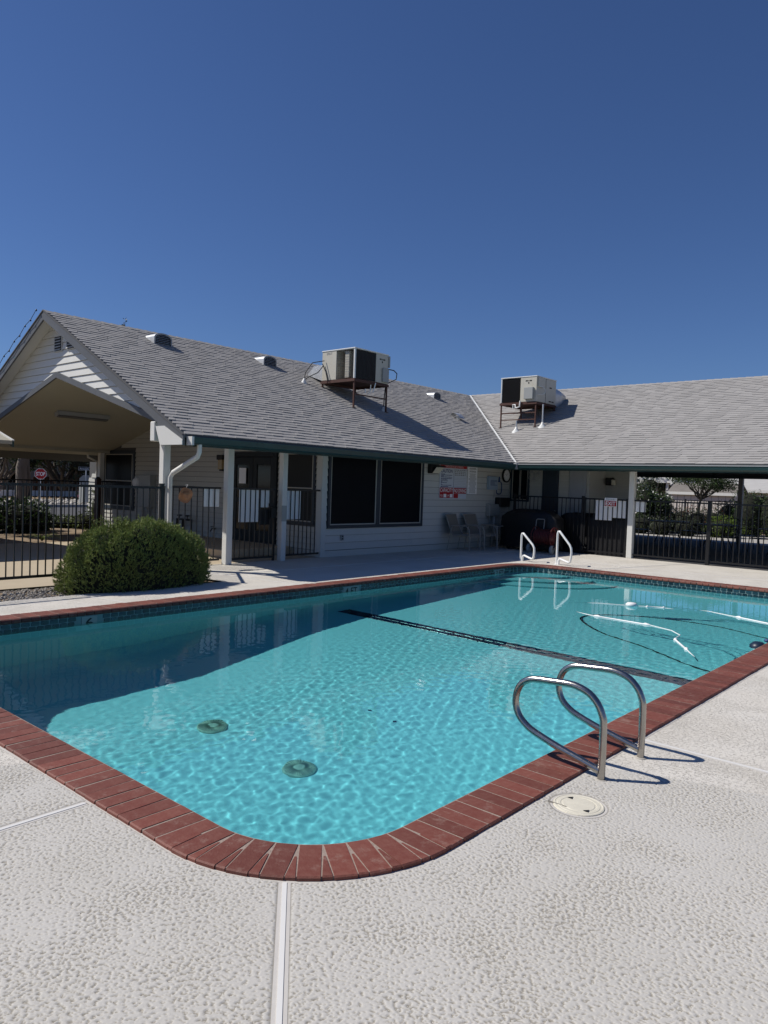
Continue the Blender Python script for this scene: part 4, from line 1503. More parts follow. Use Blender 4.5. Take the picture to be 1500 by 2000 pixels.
# string of small lights along the far rake of the gable
lt = thing('string_lights', 'string of small bulbs strung along the left slope of the gable roof', 'string lights', (XR - .1, 6.5, ZR))
wr = MB()
pts = [(XR - .16 - i * .25, 6.52, zb_(XR - .16 - i * .25) + .09 + .02 * math.cos(i * PI)) for i in range(18)]
wr.tube(pts, .006, 5)
wr.build('wire', M_INK, lt)
for p in pts[::1]:
    MB().lathe([(0, -.035), (.014, -.026), (.017, -.010), (.010, .010), (0, .012)], p, 8).build('bulb', M_TEAL, lt)

# ------------------------------------------------------------------ fences
def box_mesh(name, sx, sy, sz, m):
    me = bpy.data.meshes.new(name)
    b = MB().box((-sx / 2, -sy / 2, 0), (sx / 2, sy / 2, sz))
    me.from_pydata(b.v, [], b.f)
    me.materials.append(m)
    return me


PICK = {}


def fence(label, a, b, z0=.07, z1=1.38, sp=.117, posts=(0, 1), name='pool_fence', cat='fence', group=None, ps=.028, pk=.016, pm=None, ph=.03):
    a, b = Vector((a[0], a[1], 0)), Vector((b[0], b[1], 0))
    L_ = (b - a).length
    d = (b - a) / L_
    ang = math.atan2(d.y, d.x)
    t = thing(name, label, cat, tuple(a), group)
    n_ = Vector((-d.y, d.x, 0))
    for z, nm in ((z0, 'bottom_rail'), (z1 - .034, 'top_rail')):
        V, F = strip_box(a, b, .032, z, z + .034)
        MB().add(V, F).build(nm, M_BLACK, t)
    key = (round(z1 - z0, 3), pk)
    if key not in PICK:
        PICK[key] = box_mesh('picket', pk, pk, z1 - z0 - .06, M_BLACK)
    k = max(2, round(L_ / sp))
    for i in range(1, k):
        p = a + d * (L_ * i / k)
        inst('picket', PICK[key], t, (p.x, p.y, z0 + .03), (0, 0, ang))
    for q in posts:
        p = a + d * (L_ * q)
        m_ = MB()
        V, F = strip_box(p - d * ps, p + d * ps, ps * 2, 0, z1 + ph)
        m_.add(V, F)
        V, F = strip_box(p - d * ps * 1.15, p + d * ps * 1.15, ps * 2.3, z1 + ph, z1 + ph + .015)
        m_.add(V, F)
        m_.build('post', pm or M_BLACK, t)
    return t


GF = 'black metal fence panels around the pool'
FX = -10.93
fence('long black metal fence panel at the left edge running behind the round shrub', (-9.75, -3.0), (-9.75, 6.12), z0=.15, sp=.100, posts=(0, .28, 1), group=GF, pk=.014)
fence('short black fence return behind the round shrub ending at the white corner post', (-9.76, 6.15), (-10.74, 6.80), z0=.15, posts=(), group=GF)
fence('black metal fence panel with a straw hat hanging on it between two white posts', (FX, 6.96), (FX, 8.05), posts=(), group=GF)
gt = fence('closed black pool gate with two white notices in front of the dark double door', (FX + .01, 8.26), (FX + .01, 9.30), z0=.06, posts=(0, 1), name='pool_gate', cat='gate', ps=.018, ph=.0)
MB().bbox((-10.98, 9.20, .82), (-10.88, 9.33, 1.02), .008).bbox((-10.95, 9.18, 1.03), (-10.89, 9.26, 1.10), .006).build('latch', M_INK, gt)
MB().bbox((-10.97, 8.95, .69), (-10.955, 9.24, .98), .006).build('latch_guard', M_INK, gt)
for z in (.18, 1.2):
    MB().lathe([(0, 0), (.018, 0), (.018, .09), (0, .09)], (-10.90, 8.24, z), 8).build('hinge', M_BLACK, gt)
MB().bbox((-10.765, 9.345, .76), (-10.752, 9.475, 1.06), .004).build('strike_plate', M_METER, gt)
fence('short black metal fence panel with one white notice beside the clubhouse corner', (FX, 9.50), (FX, 10.50), posts=(), group=GF)
fence('black metal fence panel in the dark corner behind the hose reel', (-10.30, 17.0), (-8.36, 17.0), posts=(0, 1), group=GF)
g2 = fence('closed black gate carrying the red exit sign on the shaded breezeway', (-8.30, 17.0), (-7.24, 17.0), posts=(0, 1), name='pool_gate', cat='gate', ps=.018, ph=.0)
MB().bbox((-8.34, 16.95, .14), (-8.22, 17.0, .17), .004).bbox((-8.38, 16.94, .10), (-8.3, 17.0, .20), .006).build('drop_bolt', M_BLACK, g2)
fence('black metal fence panel between the white post and the dark fence post at the breezeway', (-7.05, 17.0), (-5.36, 17.0), posts=(1,), group=GF, ps=.036, ph=.02)
fence('black metal fence panel at the right edge in front of the patio tables', (-5.30, 17.0), (-1.3, 17.0), posts=(), group=GF)
fence('far black metal fence with thin pickets on the street side of the porch', (-19.25, 3.0), (-19.25, 9.86), sp=.11, posts=(0, .5), group=GF, z0=.2, z1=1.36)
bp = fence('short black fence return with a thick brown gate post beside the porch window', (-19.0, 9.98), (-19.0, 10.5), posts=(0,), ps=.06, pm=M_BROWN, ph=.03, group=GF)
MB().lathe([(0, .06), (.045, .05), (.07, .0), (.065, -.04)], (-19.0, 9.98, 1.43), 10).build('post_cap', M_BLACK, bp)
fence('long black metal fence along the back hedges beyond the patio', (-14, 33.2), (-1.5, 33.2), sp=.125, posts=(0, .2, .4, .6, .8, 1), group=GF, z1=1.35)

# notices on the fences
def notice(label, lo, hi, face, group='white notices on the pool fences'):
    o = MB().bbox(lo, hi, .002).build('notice_board', M_PAPER, None, lo)
    return tag(o, label, 'notice', group)


# the fence bars cross in front of these backing sheets
notice('small white notice on the fence beside the straw hat', (-10.975, 7.71, 1.03), (-10.962, 8.05, 1.345), '+x')
notice('large white notice on the gate in front of the double door', (-10.975, 8.50, .745), (-10.962, 8.95, 1.345), '+x')
notice('small white notice beside the latch of the gate by the double door', (-10.975, 9.0, 1.02), (-10.962, 9.22, 1.345), '+x')
notice('tall white notice on the fence panel in front of the screened porch window', (-10.975, 9.58, .785), (-10.962, 10.01, 1.345), '+x')
notice('taller white notice on the gate left of the exit sign', (-8.04, 17.03, .86), (-7.615, 17.043, 1.345), '-y')
notice('white notice behind the exit sign nearest the white post', (-7.595, 17.03, .93), (-7.20, 17.043, 1.345), '-y')
notice('small white notice on the fence just right of the white breezeway post', (-7.04, 17.03, 1.10), (-6.80, 17.043, 1.345), '-y')
ex = thing('exit_sign', 'small red and white emergency exit sign on the breezeway gate', 'sign', (-7.63, 16.955, 1.30))
MB().bbox((-7.785, 16.95, 1.195), (-7.475, 16.965, 1.405), .003).build('sign_panel', M_PAPER, ex)
MB().box((-7.775, 16.947, 1.205), (-7.485, 16.9495, 1.335)).build('red_band', M_REDSIGN, ex)
text(ex, 'EXIT', (-7.63, 16.9455, 1.27), .095, M_PAPER, '-y', width=.25, bold=.02)
text(ex, 'EMERGENCY', (-7.63, 16.9475, 1.37), .032, M_INK, '-y', width=.24)

# straw hat on the fence
ht = thing('straw_hat', 'tan straw hat hanging on the black fence beside the white post', 'hat', (-10.88, 7.28, 1.22))
V, F = [], []
nn = 28
rings = [(0.0, .075), (.05, .072), (.075, .05), (.082, .015), (.09, .0), (.125, -.006), (.145, .004)]
for r, h in rings:
    for k in range(nn):
        a = 2 * PI * k / nn
        V.append((-10.865 + h * .6 + .02 * math.sin(3 * a) * r / .14, 7.28 + r * math.cos(a) * .95, 1.225 + r * math.sin(a) * .92))
for i in range(len(rings) - 1):
    for k in range(nn):
        F.append((i * nn + k, i * nn + (k + 1) % nn, (i + 1) * nn + (k + 1) % nn, (i + 1) * nn + k))
MB().add(V, F, True).build('brim', M_STRAW, ht)
MB().tube([(-10.86, 7.29, 1.36), (-10.86, 7.32, 1.41), (-10.90, 7.30, 1.40)], .004, 5).build('cord', M_PAPER, ht)

# ------------------------------------------------------------------ wall fixtures
WX = -10.893
sg = thing('pool_rules_sign', 'large red white and blue pool warning board with caution and no diving panels', 'sign', (WX, 15.02, 1.25))
MB().bbox((WX, 14.46, 1.245), (WX + .012, 15.60, 2.185), .003).build('sign_panel', mat('aged white sign', (.58, .62, .68), .5), sg)
d = WX + .0135
rb = MB()
rb.box((WX + .012, 14.47, 2.0), (d, 15.59, 2.182))
rb.box((WX + .012, 14.47, 1.262), (d, 15.02, 1.515)).box((WX + .012, 15.05, 1.375), (d, 15.585, 1.515)).box((WX + .012, 15.05, 1.262), (d, 15.24, 1.37))
rb.build('red_band', M_RED, sg)
d2 = WX + .0155
text(sg, 'WARNING: NO LIFEGUARD ON DUTY', (d2, 15.03, 2.125), .085, M_PAPER, '+x', width=1.06, bold=.008)
text(sg, 'CHILDREN UNDER THE AGE OF 14 SHALL NOT\nUSE POOL WITHOUT AN ADULT IN ATTENDANCE', (d2, 15.03, 2.038), .024, M_PAPER, '+x', width=.82)
text(sg, 'CAUTION', (d2, 14.735, 1.925), .085, M_NAVYINK, '+x', width=.47, bold=.02)
text(sg, 'CAPACITY', (d2, 14.745, 1.452), .095, M_PAPER, '+x', width=.52, bold=.01)
text(sg, 'NO DIVING', (d2, 15.318, 1.447), .095, M_PAPER, '+x', width=.51, bold=.01)
text(sg, 'POOL', (d2, 14.55, 1.32), .05, M_PAPER, '+x', width=.1)
text(sg, 'SPA', (d2, 14.82, 1.32), .05, M_PAPER, '+x', width=.07)
MB().box((d, 14.63, 1.275), (d + .002, 14.745, 1.36)).box((d, 14.89, 1.275), (d + .002, 15.0, 1.36)).build('white_patch', M_PAPER, sg)
ln = MB()
zz = 1.85
rw = random.Random(3)
for grp in (4, 2, 3, 2, 1, 2):
    for k in range(grp):
        u = 14.51
        while u < 14.95:
            w_ = rw.uniform(.02, .07)
            ln.box((WX + .012, u, zz - .012), (d, min(u + w_, 14.96), zz + .004))
            u += w_ + .012
            if rw.random() < .08:
                break
        zz -= .0235
    zz -= .012
ln.box((WX + .012, 15.03, 1.53), (d, 15.04, 1.985)).box((WX + .012, 14.49, 1.527), (d, 15.58, 1.533))
ln.build('small_print', M_NAVYINK, sg)
ln = MB()
for r in range(4):
    u = 15.08
    while u < 15.55:
        w_ = rw.uniform(.03, .08)
        ln.box((WX + .012, u, 1.95 - r * .042), (d, min(u + w_, 15.56), 1.972 - r * .042))
        u += w_ + .03
for r in range(6):
    ln.box((WX + .012, 15.07, 1.76 - r * .04), (d, 15.56, 1.763 - r * .04))
ln.build('faint_print', M_GREYINK, sg)
s2 = thing('rules_notice', 'narrow plain white notice of printed lines to the right of the red warning board', 'notice', (WX, 15.86, 1.37))
MB().bbox((WX, 15.645, 1.37), (WX + .008, 16.07, 2.15), .002).build('sheet', M_PAPER, s2)
ln = MB()
for r in range(30):
    z = 2.11 - r * .0245
    w_ = rw.uniform(.22, .37) if r > 7 else rw.uniform(.24, .33)
    if r in (2, 5, 8):
        continue
    ln.box((WX + .008, 15.86 - w_ / 2, z - (.007 if r < 8 else .003)), (WX + .0092, 15.86 + w_ / 2, z + .006))
ln.build('small_print', M_GREYINK, s2)
# flood lamp left of the board
fl = thing('flood_lamp', 'black floodlight with a white lens on the wall beside the warning board', 'lamp', (WX, 14.2, 1.95))
MB().bbox((WX, 13.98, 1.84), (WX + .10, 14.30, 2.07), .01).build('housing', M_INK, fl)
MB().add([(WX + .10, 14.0, 2.06), (WX + .22, 14.06, 2.03), (WX + .22, 14.40, 2.03), (WX + .05, 14.34, 2.06), (WX + .10, 14.0, 2.0), (WX + .22, 14.06, 2.0), (WX + .22, 14.40, 2.0), (WX + .05, 14.34, 2.0)], [(0, 1, 2, 3), (7, 6, 5, 4), (0, 4, 5, 1), (1, 5, 6, 2), (2, 6, 7, 3)]).build('visor', M_INK, fl)
MB().add([(WX + .105, 14.04, 1.85), (WX + .105, 14.30, 1.85), (WX + .19, 14.38, 1.99), (WX + .19, 14.08, 1.99)], [(0, 1, 2, 3)]).add([(WX + .19, 14.38, 1.99), (WX + .105, 14.30, 1.85), (WX + .03, 14.30, 1.85), (WX + .03, 14.36, 1.99)], [(0, 1, 2, 3)]).build('lens', M_CREAM, fl)
# first aid box, hook, clock, speaker, electric box
bx_ = thing('wall_cabinet', 'pale blue and white box with a printed front on the wall above the chairs', 'box', (WX, 16.74, 1.5))
MB().bbox((WX, 16.53, 1.50), (WX + .09, 16.95, 1.86), .008).build('cabinet', mat('pale blue metal', (.30, .38, .47), .5), bx_)
ln = MB()
for r in range(5):
    ln.box((WX + .09, 16.58, 1.62 + r * .03), (WX + .0915, 16.58 + rw.uniform(.2, .33), 1.632 + r * .03))
ln.build('small_print', M_NAVYINK, bx_)
MB().tube([(WX + .03, 16.86, 1.5), (WX + .03, 16.87, 1.38), (WX + .04, 16.84, 1.30)], .008, 5).build('cord', M_METER, bx_)
hk = thing('rescue_hook', 'dark blue oval rescue hook hanging on the wall below the clock', 'rescue hook', (WX + .04, 17.08, 1.39))
lp = [(WX + .04, 17.08 + .13 * math.copysign(abs(math.cos(a)) ** .55, math.cos(a)), 1.555 + .165 * math.copysign(abs(math.sin(a)) ** .65, math.sin(a))) for a in np.linspace(0, 2 * PI, 33)[:-1]]
MB().tube(lp, .013, 8, closed=True).build('loop', M_BLUE, hk)
MB().tube([(WX + .04, 17.08, 1.71), (WX + .04, 17.08, 1.86)], [.03, .016], 8).build('handle', M_BLUE, hk)
ck = thing('wall_clock', 'round wall clock with a thick dark rim under the roof corner', 'clock', (WX, 17.44, 1.905))
MB().lathe([(.19, 0), (.195, .05), (.175, .06), (.155, .045)], (WX, 17.44, 1.905), 32, axis='x').build('rim', M_INK, ck)
MB().lathe([(.157, .04), (0, .04)], (WX, 17.44, 1.905), 32, axis='x').build('dial', M_PAPER, ck)
hd = MB()
for a, l, w_ in ((.6, .085, .006), (-1.25, .12, .004)):
    y, z = math.sin(a), math.cos(a)
    hd.add([(WX + .043, 17.44 - z * w_, 1.905 + y * w_), (WX + .043, 17.44 + z * w_, 1.905 - y * w_), (WX + .043, 17.44 + y * l, 1.905 + z * l)], [(0, 1, 2)])
hd.build('hand', M_INK, ck)
tk = MB()
for k in range(12):
    a = 2 * PI * k / 12
    y, z = math.sin(a), math.cos(a)
    tk.add([(WX + .042, 17.44 + y * .13 - z * .006, 1.905 + z * .13 + y * .006), (WX + .042, 17.44 + y * .13 + z * .006, 1.905 + z * .13 - y * .006), (WX + .042, 17.44 + y * .148 + z * .006, 1.905 + z * .148 - y * .006), (WX + .042, 17.44 + y * .148 - z * .006, 1.905 + z * .148 + y * .006)], [(0, 1, 2, 3)])
tk.build('hour_mark', M_INK, ck)
tag(MB().bbox((WX, 16.96, 1.05), (WX + .17, 17.46, 1.30), .012).bbox((WX + .02, 16.94, 1.03), (WX + .12, 17.0, 1.06), .004).build('letter_box', M_INK, None, (WX, 17.2, 1.17)), 'black box on the wall below the rescue hook', 'box')
eb = thing('electric_box', 'grey electrical box with conduits on the wall behind the chairs', 'electrical box', (WX, 16.78, .8))
MB().bbox((WX, 16.53, .80), (WX + .13, 17.03, 1.12), .008).build('box', M_METER, eb)
MB().bbox((WX + .13, 16.56, .83), (WX + .137, 17.0, 1.09), .003).build('cover', M_METER, eb)
MB().tube([(WX + .05, 16.80, .80), (WX + .05, 16.80, .03)], .026, 8).tube([(WX + .05, 16.66, .80), (WX + .05, 16.68, .5), (WX + .04, 16.78, .42)], .016, 8).build('conduit', M_CONDUIT, eb)
MB().tube([(WX + .05, 16.88, .80), (WX + .05, 16.88, .55), (WX + .06, 16.9, .36), (WX + .08, 17.0, .22), (WX + .08, 17.05, .03)], .018, 8).build('conduit', M_PAPER, eb)
ol_ = tag(MB().bbox((WX + .005, 11.10, .33), (WX + .022, 11.18, .45), .004).build('wall_outlet', M_METER, None, (WX, 11.14, .39)), 'small grey outlet cover low on the wall under the big dark windows', 'outlet')
MB().box((WX + .0225, 11.12, .40), (WX + .025, 11.16, .43)).box((WX + .0225, 11.12, .35), (WX + .025, 11.16, .38)).build('socket', M_INK, ol_)
# porch wall fixtures
pl = thing('porch_lantern', 'black and amber porch lantern on the cream wall left of the double door', 'lamp', (-14.2, 10.5, 1.85))
MB().bbox((-14.32, 10.40, 1.98), (-14.10, 10.53, 2.09), .01).build('lantern_cap', M_INK, pl)
MB().bbox((-14.26, 10.44, 1.72), (-14.16, 10.53, 1.759), .01).build('lantern_base', M_INK, pl)
MB().bbox((-14.29, 10.42, 1.76), (-14.13, 10.52, 1.98), .006).build('lantern_glass', mat('amber glass', (.30, .22, .11), .2), pl)
wl2 = thing('wall_lantern', 'small dark wall lantern on the shaded wall above the exit gate', 'lamp', (-8.4, 18.6, 1.8))
MB().bbox((-8.5, 18.50, 1.72), (-8.3, 18.64, 1.92), .02).build('lantern_cap', M_INK, wl2)
MB().bbox((-8.33, 18.49, 1.73), (-8.24, 18.60, 1.87), .01).build('lantern_glass', M_CREAM, wl2)
em = thing('electric_meter', 'round glass electric meter beside the tall grey meter box on the porch wall', 'meter', (-17.8, 10.5, 1.37))
MB().bbox((-17.98, 10.46, 1.18), (-17.62, 10.535, 1.55), .01).build('meter_base', M_METER, em)
MB().lathe([(.13, 0), (.13, .06), (.10, .11), (0, .12)], (-17.8, 10.46, 1.37), 18, axis='y').build('meter_glass', M_PAPER, em)
mb2 = thing('meter_box', 'tall pale grey utility box on the porch wall right of the round meter', 'electrical box', (-17.3, 10.5, .78))
MB().bbox((-17.60, 10.36, .74), (-17.06, 10.535, 1.58), .01).build('box', M_METER, mb2)
MB().tube([(-17.2, 10.46, .76), (-17.2, 10.46, .05)], .035, 8).tube([(-17.45, 10.46, .76), (-17.45, 10.46, .05)], .02, 8).build('conduit', M_CONDUIT, mb2)
fp = thing('backflow_pipes', 'dark pipework with a tap wheel standing against the porch wall behind the shrub', 'pipes', (-15.6, 10.4, 0))
MB().tube([(-15.85, 10.4, 0), (-15.85, 10.4, .52), (-15.25, 10.4, .52), (-15.25, 10.4, .2), (-15.1, 10.3, 0)], .028, 8).tube([(-15.6, 10.4, .52), (-15.6, 10.4, .1)], .03, 8).build('pipe', M_COIL, fp)
for x in (-15.75, -15.42):
    MB().lathe([(.06, 0), (.07, .015), (.06, .03)], (x, 10.4, .60), 12).tube([(x, 10.4, .52), (x, 10.4, .61)], .012, 6).build('tap_wheel', M_COIL, fp)
hb = tag(MB().tube([(-14.45, 10.53, .36), (-14.45, 10.42, .36), (-14.45, 10.38, .30)], .016, 8).build('hose_bib', M_COIL, None, (-14.45, 10.5, .36)), 'small dark garden tap low on the porch wall left of the step', 'tap')
MB().tube([(-14.52, 10.44, .41), (-14.38, 10.44, .41)], .012, 6).build('tap_handle', M_COIL, hb)
nt_ = tag(MB().bbox((-13.60, 10.515, 1.45), (-13.36, 10.527, 1.80), .002).build('paper_notice', M_PAPER, None, (-13.5, 10.52, 1.6)), 'sheet of paper taped inside the left pane of the dark double door', 'notice')
tl = thing('tube_light', 'long slim light fitting on the vaulted cream porch ceiling', 'lamp', (-16.68, 8.4, 2.9))
R = Matrix.Rotation(-math.atan(VS), 3, 'Y')
MB().box((-16.80, 7.75, 2.84), (-16.62, 9.0, 2.93), rot=R).build('fitting', M_TRIM, tl)
MB().box((-16.77, 7.78, 2.815), (-16.65, 8.97, 2.839), rot=R, piv=(-16.71, 8.4, 2.885)).build('diffuser', M_RAKE, tl)
# breezeway fittings
cf = thing('ceiling_fan', 'dark ceiling fan with reddish brown blades under the breezeway roof', 'fan', (-6.06, 19.5, 2.36))
MB().tube([(-6.06, 19.5, 2.355), (-6.06, 19.5, 2.22)], .02, 8).build('down_rod', M_INK, cf)
MB().lathe([(0, .10), (.10, .09), (.13, .02), (.10, -.05), (.06, -.09), (0, -.10)], (-6.06, 19.5, 2.16), 18).build('motor', M_INK, cf)
for k in range(5):
    a = 2 * PI * k / 5 + .45
    R = Matrix.Rotation(a, 3, 'Z') @ Matrix.Rotation(.2, 3, 'X')
    P = [(.14, -.04), (.22, -.065), (.66, -.075), (.70, 0), (.66, .075), (.22, .065), (.14, .04)]
    top = [tuple(R @ Vector((p[0], p[1], .004)) + Vector((-6.06, 19.5, 2.15))) for p in P]
    bot = [tuple(R @ Vector((p[0], p[1], -.004)) + Vector((-6.06, 19.5, 2.15))) for p in P]
    MB().add(top + bot, [tuple(range(7)), tuple(range(13, 6, -1))] + [(i, 7 + i, 7 + (i + 1) % 7, (i + 1) % 7) for i in range(7)]).build('blade', M_FAN, cf)
wc = thing('wall_fan', 'round caged fan mounted high on the wall left of the dark breezeway door', 'fan', (-10.05, 17.6, 1.95))
for rr in (.05, .10, .15, .19):
    MB().tube([(-10.05 + rr * math.cos(a), 17.50, 1.95 + rr * math.sin(a)) for a in np.linspace(0, 2 * PI, 21)[:-1]], .006, 5, closed=True).build('cage_ring', M_METER, wc)
MB().tube([(-10.05, 17.66, 1.95), (-10.05, 17.52, 1.95)], .04, 8).build('motor', M_METER, wc)
for k in range(3):
    a = 2 * PI * k / 3
    MB().add([(-10.05, 17.53, 1.95), (-10.05 + .16 * math.cos(a), 17.53, 1.95 + .16 * math.sin(a)), (-10.05 + .15 * math.cos(a + .7), 17.55, 1.95 + .15 * math.sin(a + .7))], [(0, 1, 2)]).build('blade', M_METER, wc)

# ------------------------------------------------------------------ deck furniture
def sling_chair(label, x, y, rz):
    """arm chair; local +y is forward"""
    t = thing('patio_chair', label, 'chair', (0, 0, 0), 'sling patio chairs against the wall')
    r = .013
    for s in (-.27, .27):
        MB().tube([(s, .30, 0), (s, .29, .35), (s, .27, .52), (s, .20, .60), (s, .02, .615), (s, -.22, .60)], r, 6).build('arm_leg', M_CHFRAME, t)
        MB().tube([(s * .93, .24, .40), (s * .93, -.16, .36), (s * .93, -.24, .46), (s * .93, -.40, .86)], r, 6).build('side_rail', M_CHFRAME, t)
        MB().tube([(s, -.20, .58), (s, -.27, .30), (s, -.32, 0)], r, 6).build('rear_leg', M_CHFRAME, t)
    MB().tube([(-.25, -.40, .86), (.25, -.40, .86)], r, 6).tube([(-.25, .24, .40), (.25, .24, .40)], r, 6).tube([(-.27, .29, .36), (.27, .29, .36)], r, 6).build('cross_bar', M_CHFRAME, t)
    for nm, P in (('seat_sling', [(.24, .402), (.05, .375), (-.16, .362)]), ('back_sling', [(-.19, .385), (-.24, .46), (-.32, .66), (-.40, .86)])):
        m_ = MB()
        V = [(s, p[0], p[1] + q) for q in (0, -.006) for p in P for s in (-.24, .24)]
        k = len(P)
        F = []
        for q in (0, 1):
            for i in range(k - 1):
                a = q * 2 * k + i * 2
                F.append((a, a + 1, a + 3, a + 2) if q == 0 else (a, a + 2, a + 3, a + 1))
        m_.add(V, F)
        m_.build(nm, M_SLING, t)
    t.location = (x, y, 0)
    t.rotation_euler = (0, 0, rz)
    return t


ch = sling_chair('taupe sling patio chair against the wall nearer the big windows', -10.40, 14.90, -PI / 2 + .12)
c2 = ch.copy()
COL.objects.link(c2)
c2.location = (-10.36, 15.58, 0)
c2.rotation_euler = (0, 0, -PI / 2 - .05)
c2['label'] = 'taupe sling patio chair in the middle of the row below the white rules notice'
for o in list(ch.children):
    q = o.copy()
    COL.objects.link(q)
    q.parent = c2
    q.matrix_parent_inverse = o.matrix_parent_inverse.copy()
st = thing('side_table', 'small metal framed side table beside the chairs in front of the grey conduits', 'table', (-10.45, 16.35, 0))
for x in (-10.70, -10.22):
    for y in (16.08, 16.62):
        MB().tube([(x, y, 0), (x, y, .58)], .012, 6).build('leg', M_CHFRAME, st)
MB().tube([(-10.70, 16.08, .58), (-10.22, 16.08, .58), (-10.22, 16.62, .58), (-10.70, 16.62, .58)], .012, 6, closed=True).build('top_frame', M_CHFRAME, st)
MB().box((-10.69, 16.09, .578), (-10.23, 16.61, .585)).build('table_top', M_SCREEN2, st)

# covered barbecue bulk and hose reel in the dark corner
bq = thing('covered_barbecue', 'bulky barbecue under a black vinyl cover in the dark corner', 'barbecue', (-9.45, 16.65, 0))
V, F = [], []
for i, (z, g_) in enumerate(((.08, 1.0), (.35, .99), (.62, 1.0), (.82, .98), (.93, .88), (1.0, .66), (1.03, .3))):
    for k in range(28):
        a = 2 * PI * k / 28
        ca, sa = math.cos(a), math.sin(a)
        e = .42
        w_ = .82 * g_ * (1 - .12 * (z > .9))
        V.append((-9.55 + w_ * math.copysign(abs(ca) ** e, ca) + .02 * math.sin(k * 2.3 + z * 4), 16.62 + .29 * g_ * math.copysign(abs(sa) ** e, sa) + .015 * math.sin(k * 3.1), z + .025 * math.sin(k * 1.3) * (z > .3)))
for i in range(6):
    for k in range(28):
        F.append((i * 28 + k, i * 28 + (k + 1) % 28, (i + 1) * 28 + (k + 1) % 28, (i + 1) * 28 + k))
F.append(tuple(range(6 * 28, 7 * 28)))
MB().add(V, F, True).build('cover', M_COVER, bq)
for x in (-10.1, -8.95):
    MB().lathe([(0, -.02), (.05, -.02), (.05, .02), (0, .02)], (x, 16.45, .05), 10, axis='y').build('castor', M_INK, bq)
cfu = thing('covered_furniture', 'low black covered stack of furniture behind the exit gate', 'furniture', (-8.0, 17.6, 0))
V, F = [], []
for i, (z, g_) in enumerate(((.0, 1.0), (.3, .99), (.6, .985), (.86, .97), (.95, .9), (.98, .6))):
    for k in range(28):
        a = 2 * PI * k / 28
        ca, sa = math.cos(a), math.sin(a)
        V.append((-8.15 + .98 * g_ * math.copysign(abs(ca) ** .35, ca) + .02 * math.sin(k * 1.9 + z * 3), 17.36 + .22 * g_ * math.copysign(abs(sa) ** .35, sa) + .012 * math.sin(k * 2.7), z + .03 * math.sin(k * 1.1) * (z > .3)))
for i in range(5):
    for k in range(28):
        F.append((i * 28 + k, i * 28 + (k + 1) % 28, (i + 1) * 28 + (k + 1) % 28, (i + 1) * 28 + k))
F.append(tuple(range(5 * 28, 6 * 28)))
MB().add(V, F, True).build('cover', M_COVER, cfu)
hr = thing('hose_reel', 'red wheeled garden hose reel cart beside the covered barbecue', 'hose reel', (-8.95, 16.1, 0))
for x in (-9.12, -8.62):
    MB().tube([(x, 16.1 + .24 * math.cos(a), .40 + .24 * math.sin(a)) for a in np.linspace(0, 2 * PI, 25)[:-1]], .012, 6, closed=True).tube([(x, 16.1, .16), (x, 16.1, .64)], .008, 5).tube([(x, 15.86, .40), (x, 16.34, .40)], .008, 5).build('reel_rim', M_REEL, hr)
MB().lathe([(0, 0), (.15, 0), (.15, .5), (0, .5)], (-9.12, 16.1, .40), 20, axis='x').build('drum', M_REEL, hr)
hs = MB()
for j in range(11):
    hs.tube([(-9.09 + j * .043, 16.1 + .175 * math.cos(a), .40 + .175 * math.sin(a)) for a in np.linspace(0, 2 * PI, 17)[:-1]], .02, 6, closed=True)
hs.build('hose', M_REEL, hr)
for x in (-9.18, -8.56):
    MB().tube([(x, 15.95, .12), (x, 16.1, .42), (x, 16.4, .10)], .013, 6).build('frame', M_INK, hr)
MB().tube([(-9.16, 16.1, .42), (-9.22, 16.28, .80), (-9.20, 16.30, .82), (-9.02, 16.30, .82), (-9.0, 16.28, .80), (-8.93, 16.1, .42)], .012, 6).build('push_handle', M_CHFRAME, hr)
for x in (-9.22, -8.60):
    MB().lathe([(0, -.025), (.05, -.025), (.11, -.02), (.11, .02), (.05, .025), (0, .025)], (x, 15.96, .11), 18, axis='x').build('wheel', M_METER, hr)

# stainless grab rails by the pool (pair)
def grab_rail(label, y, dxx):
    t = thing('grab_rail', label, 'grab rail', (-1.637 + dxx, y, 0), 'pair of stainless grab rails')
    P = [(-1.637, 0), (-1.637, .27), (-1.645, .335), (-1.675, .395), (-1.725, .440), (-1.79, .462), (-1.85, .467), (-1.95, .460), (-2.05, .452), (-2.10, .435), (-2.14, .400), (-2.163, .345), (-2.165, .285), (-2.142, .228), (-2.10, .188), (-2.05, .160), (-1.95, .126), (-1.86, .100), (-1.75, .072), (-1.648, .046)]
    c = []
    for i in range(len(P) - 1):                       # Catmull-Rom through the bends
        p0, p1, p2, p3 = (P[max(i - 1, 0)], P[i], P[i + 1], P[min(i + 2, len(P) - 1)])
        for s in np.linspace(0, 1, 4)[:-1]:
            c.append(tuple(.5 * (2 * p1[k] + (p2[k] - p0[k]) * s + (2 * p0[k] - 5 * p1[k] + 4 * p2[k] - p3[k]) * s * s + (3 * p1[k] - p0[k] - 3 * p2[k] + p3[k]) * s ** 3) for k in (0, 1)))
    c.append(P[-1])
    MB().tube([(p[0] + dxx, y, p[1]) for p in c], .0195, 16).build('rail', M_STEEL, t)
    MB().lathe([(.034, .001), (.030, .006), (.0205, .007)], (-1.637 + dxx, y, 0), 18).build('base_ring', M_STONE, t)


grab_rail('stainless steel looped grab rail nearer the round cream lid', 3.674, 0)
grab_rail('stainless steel looped grab rail beside the white deck joint', 4.152, .017)


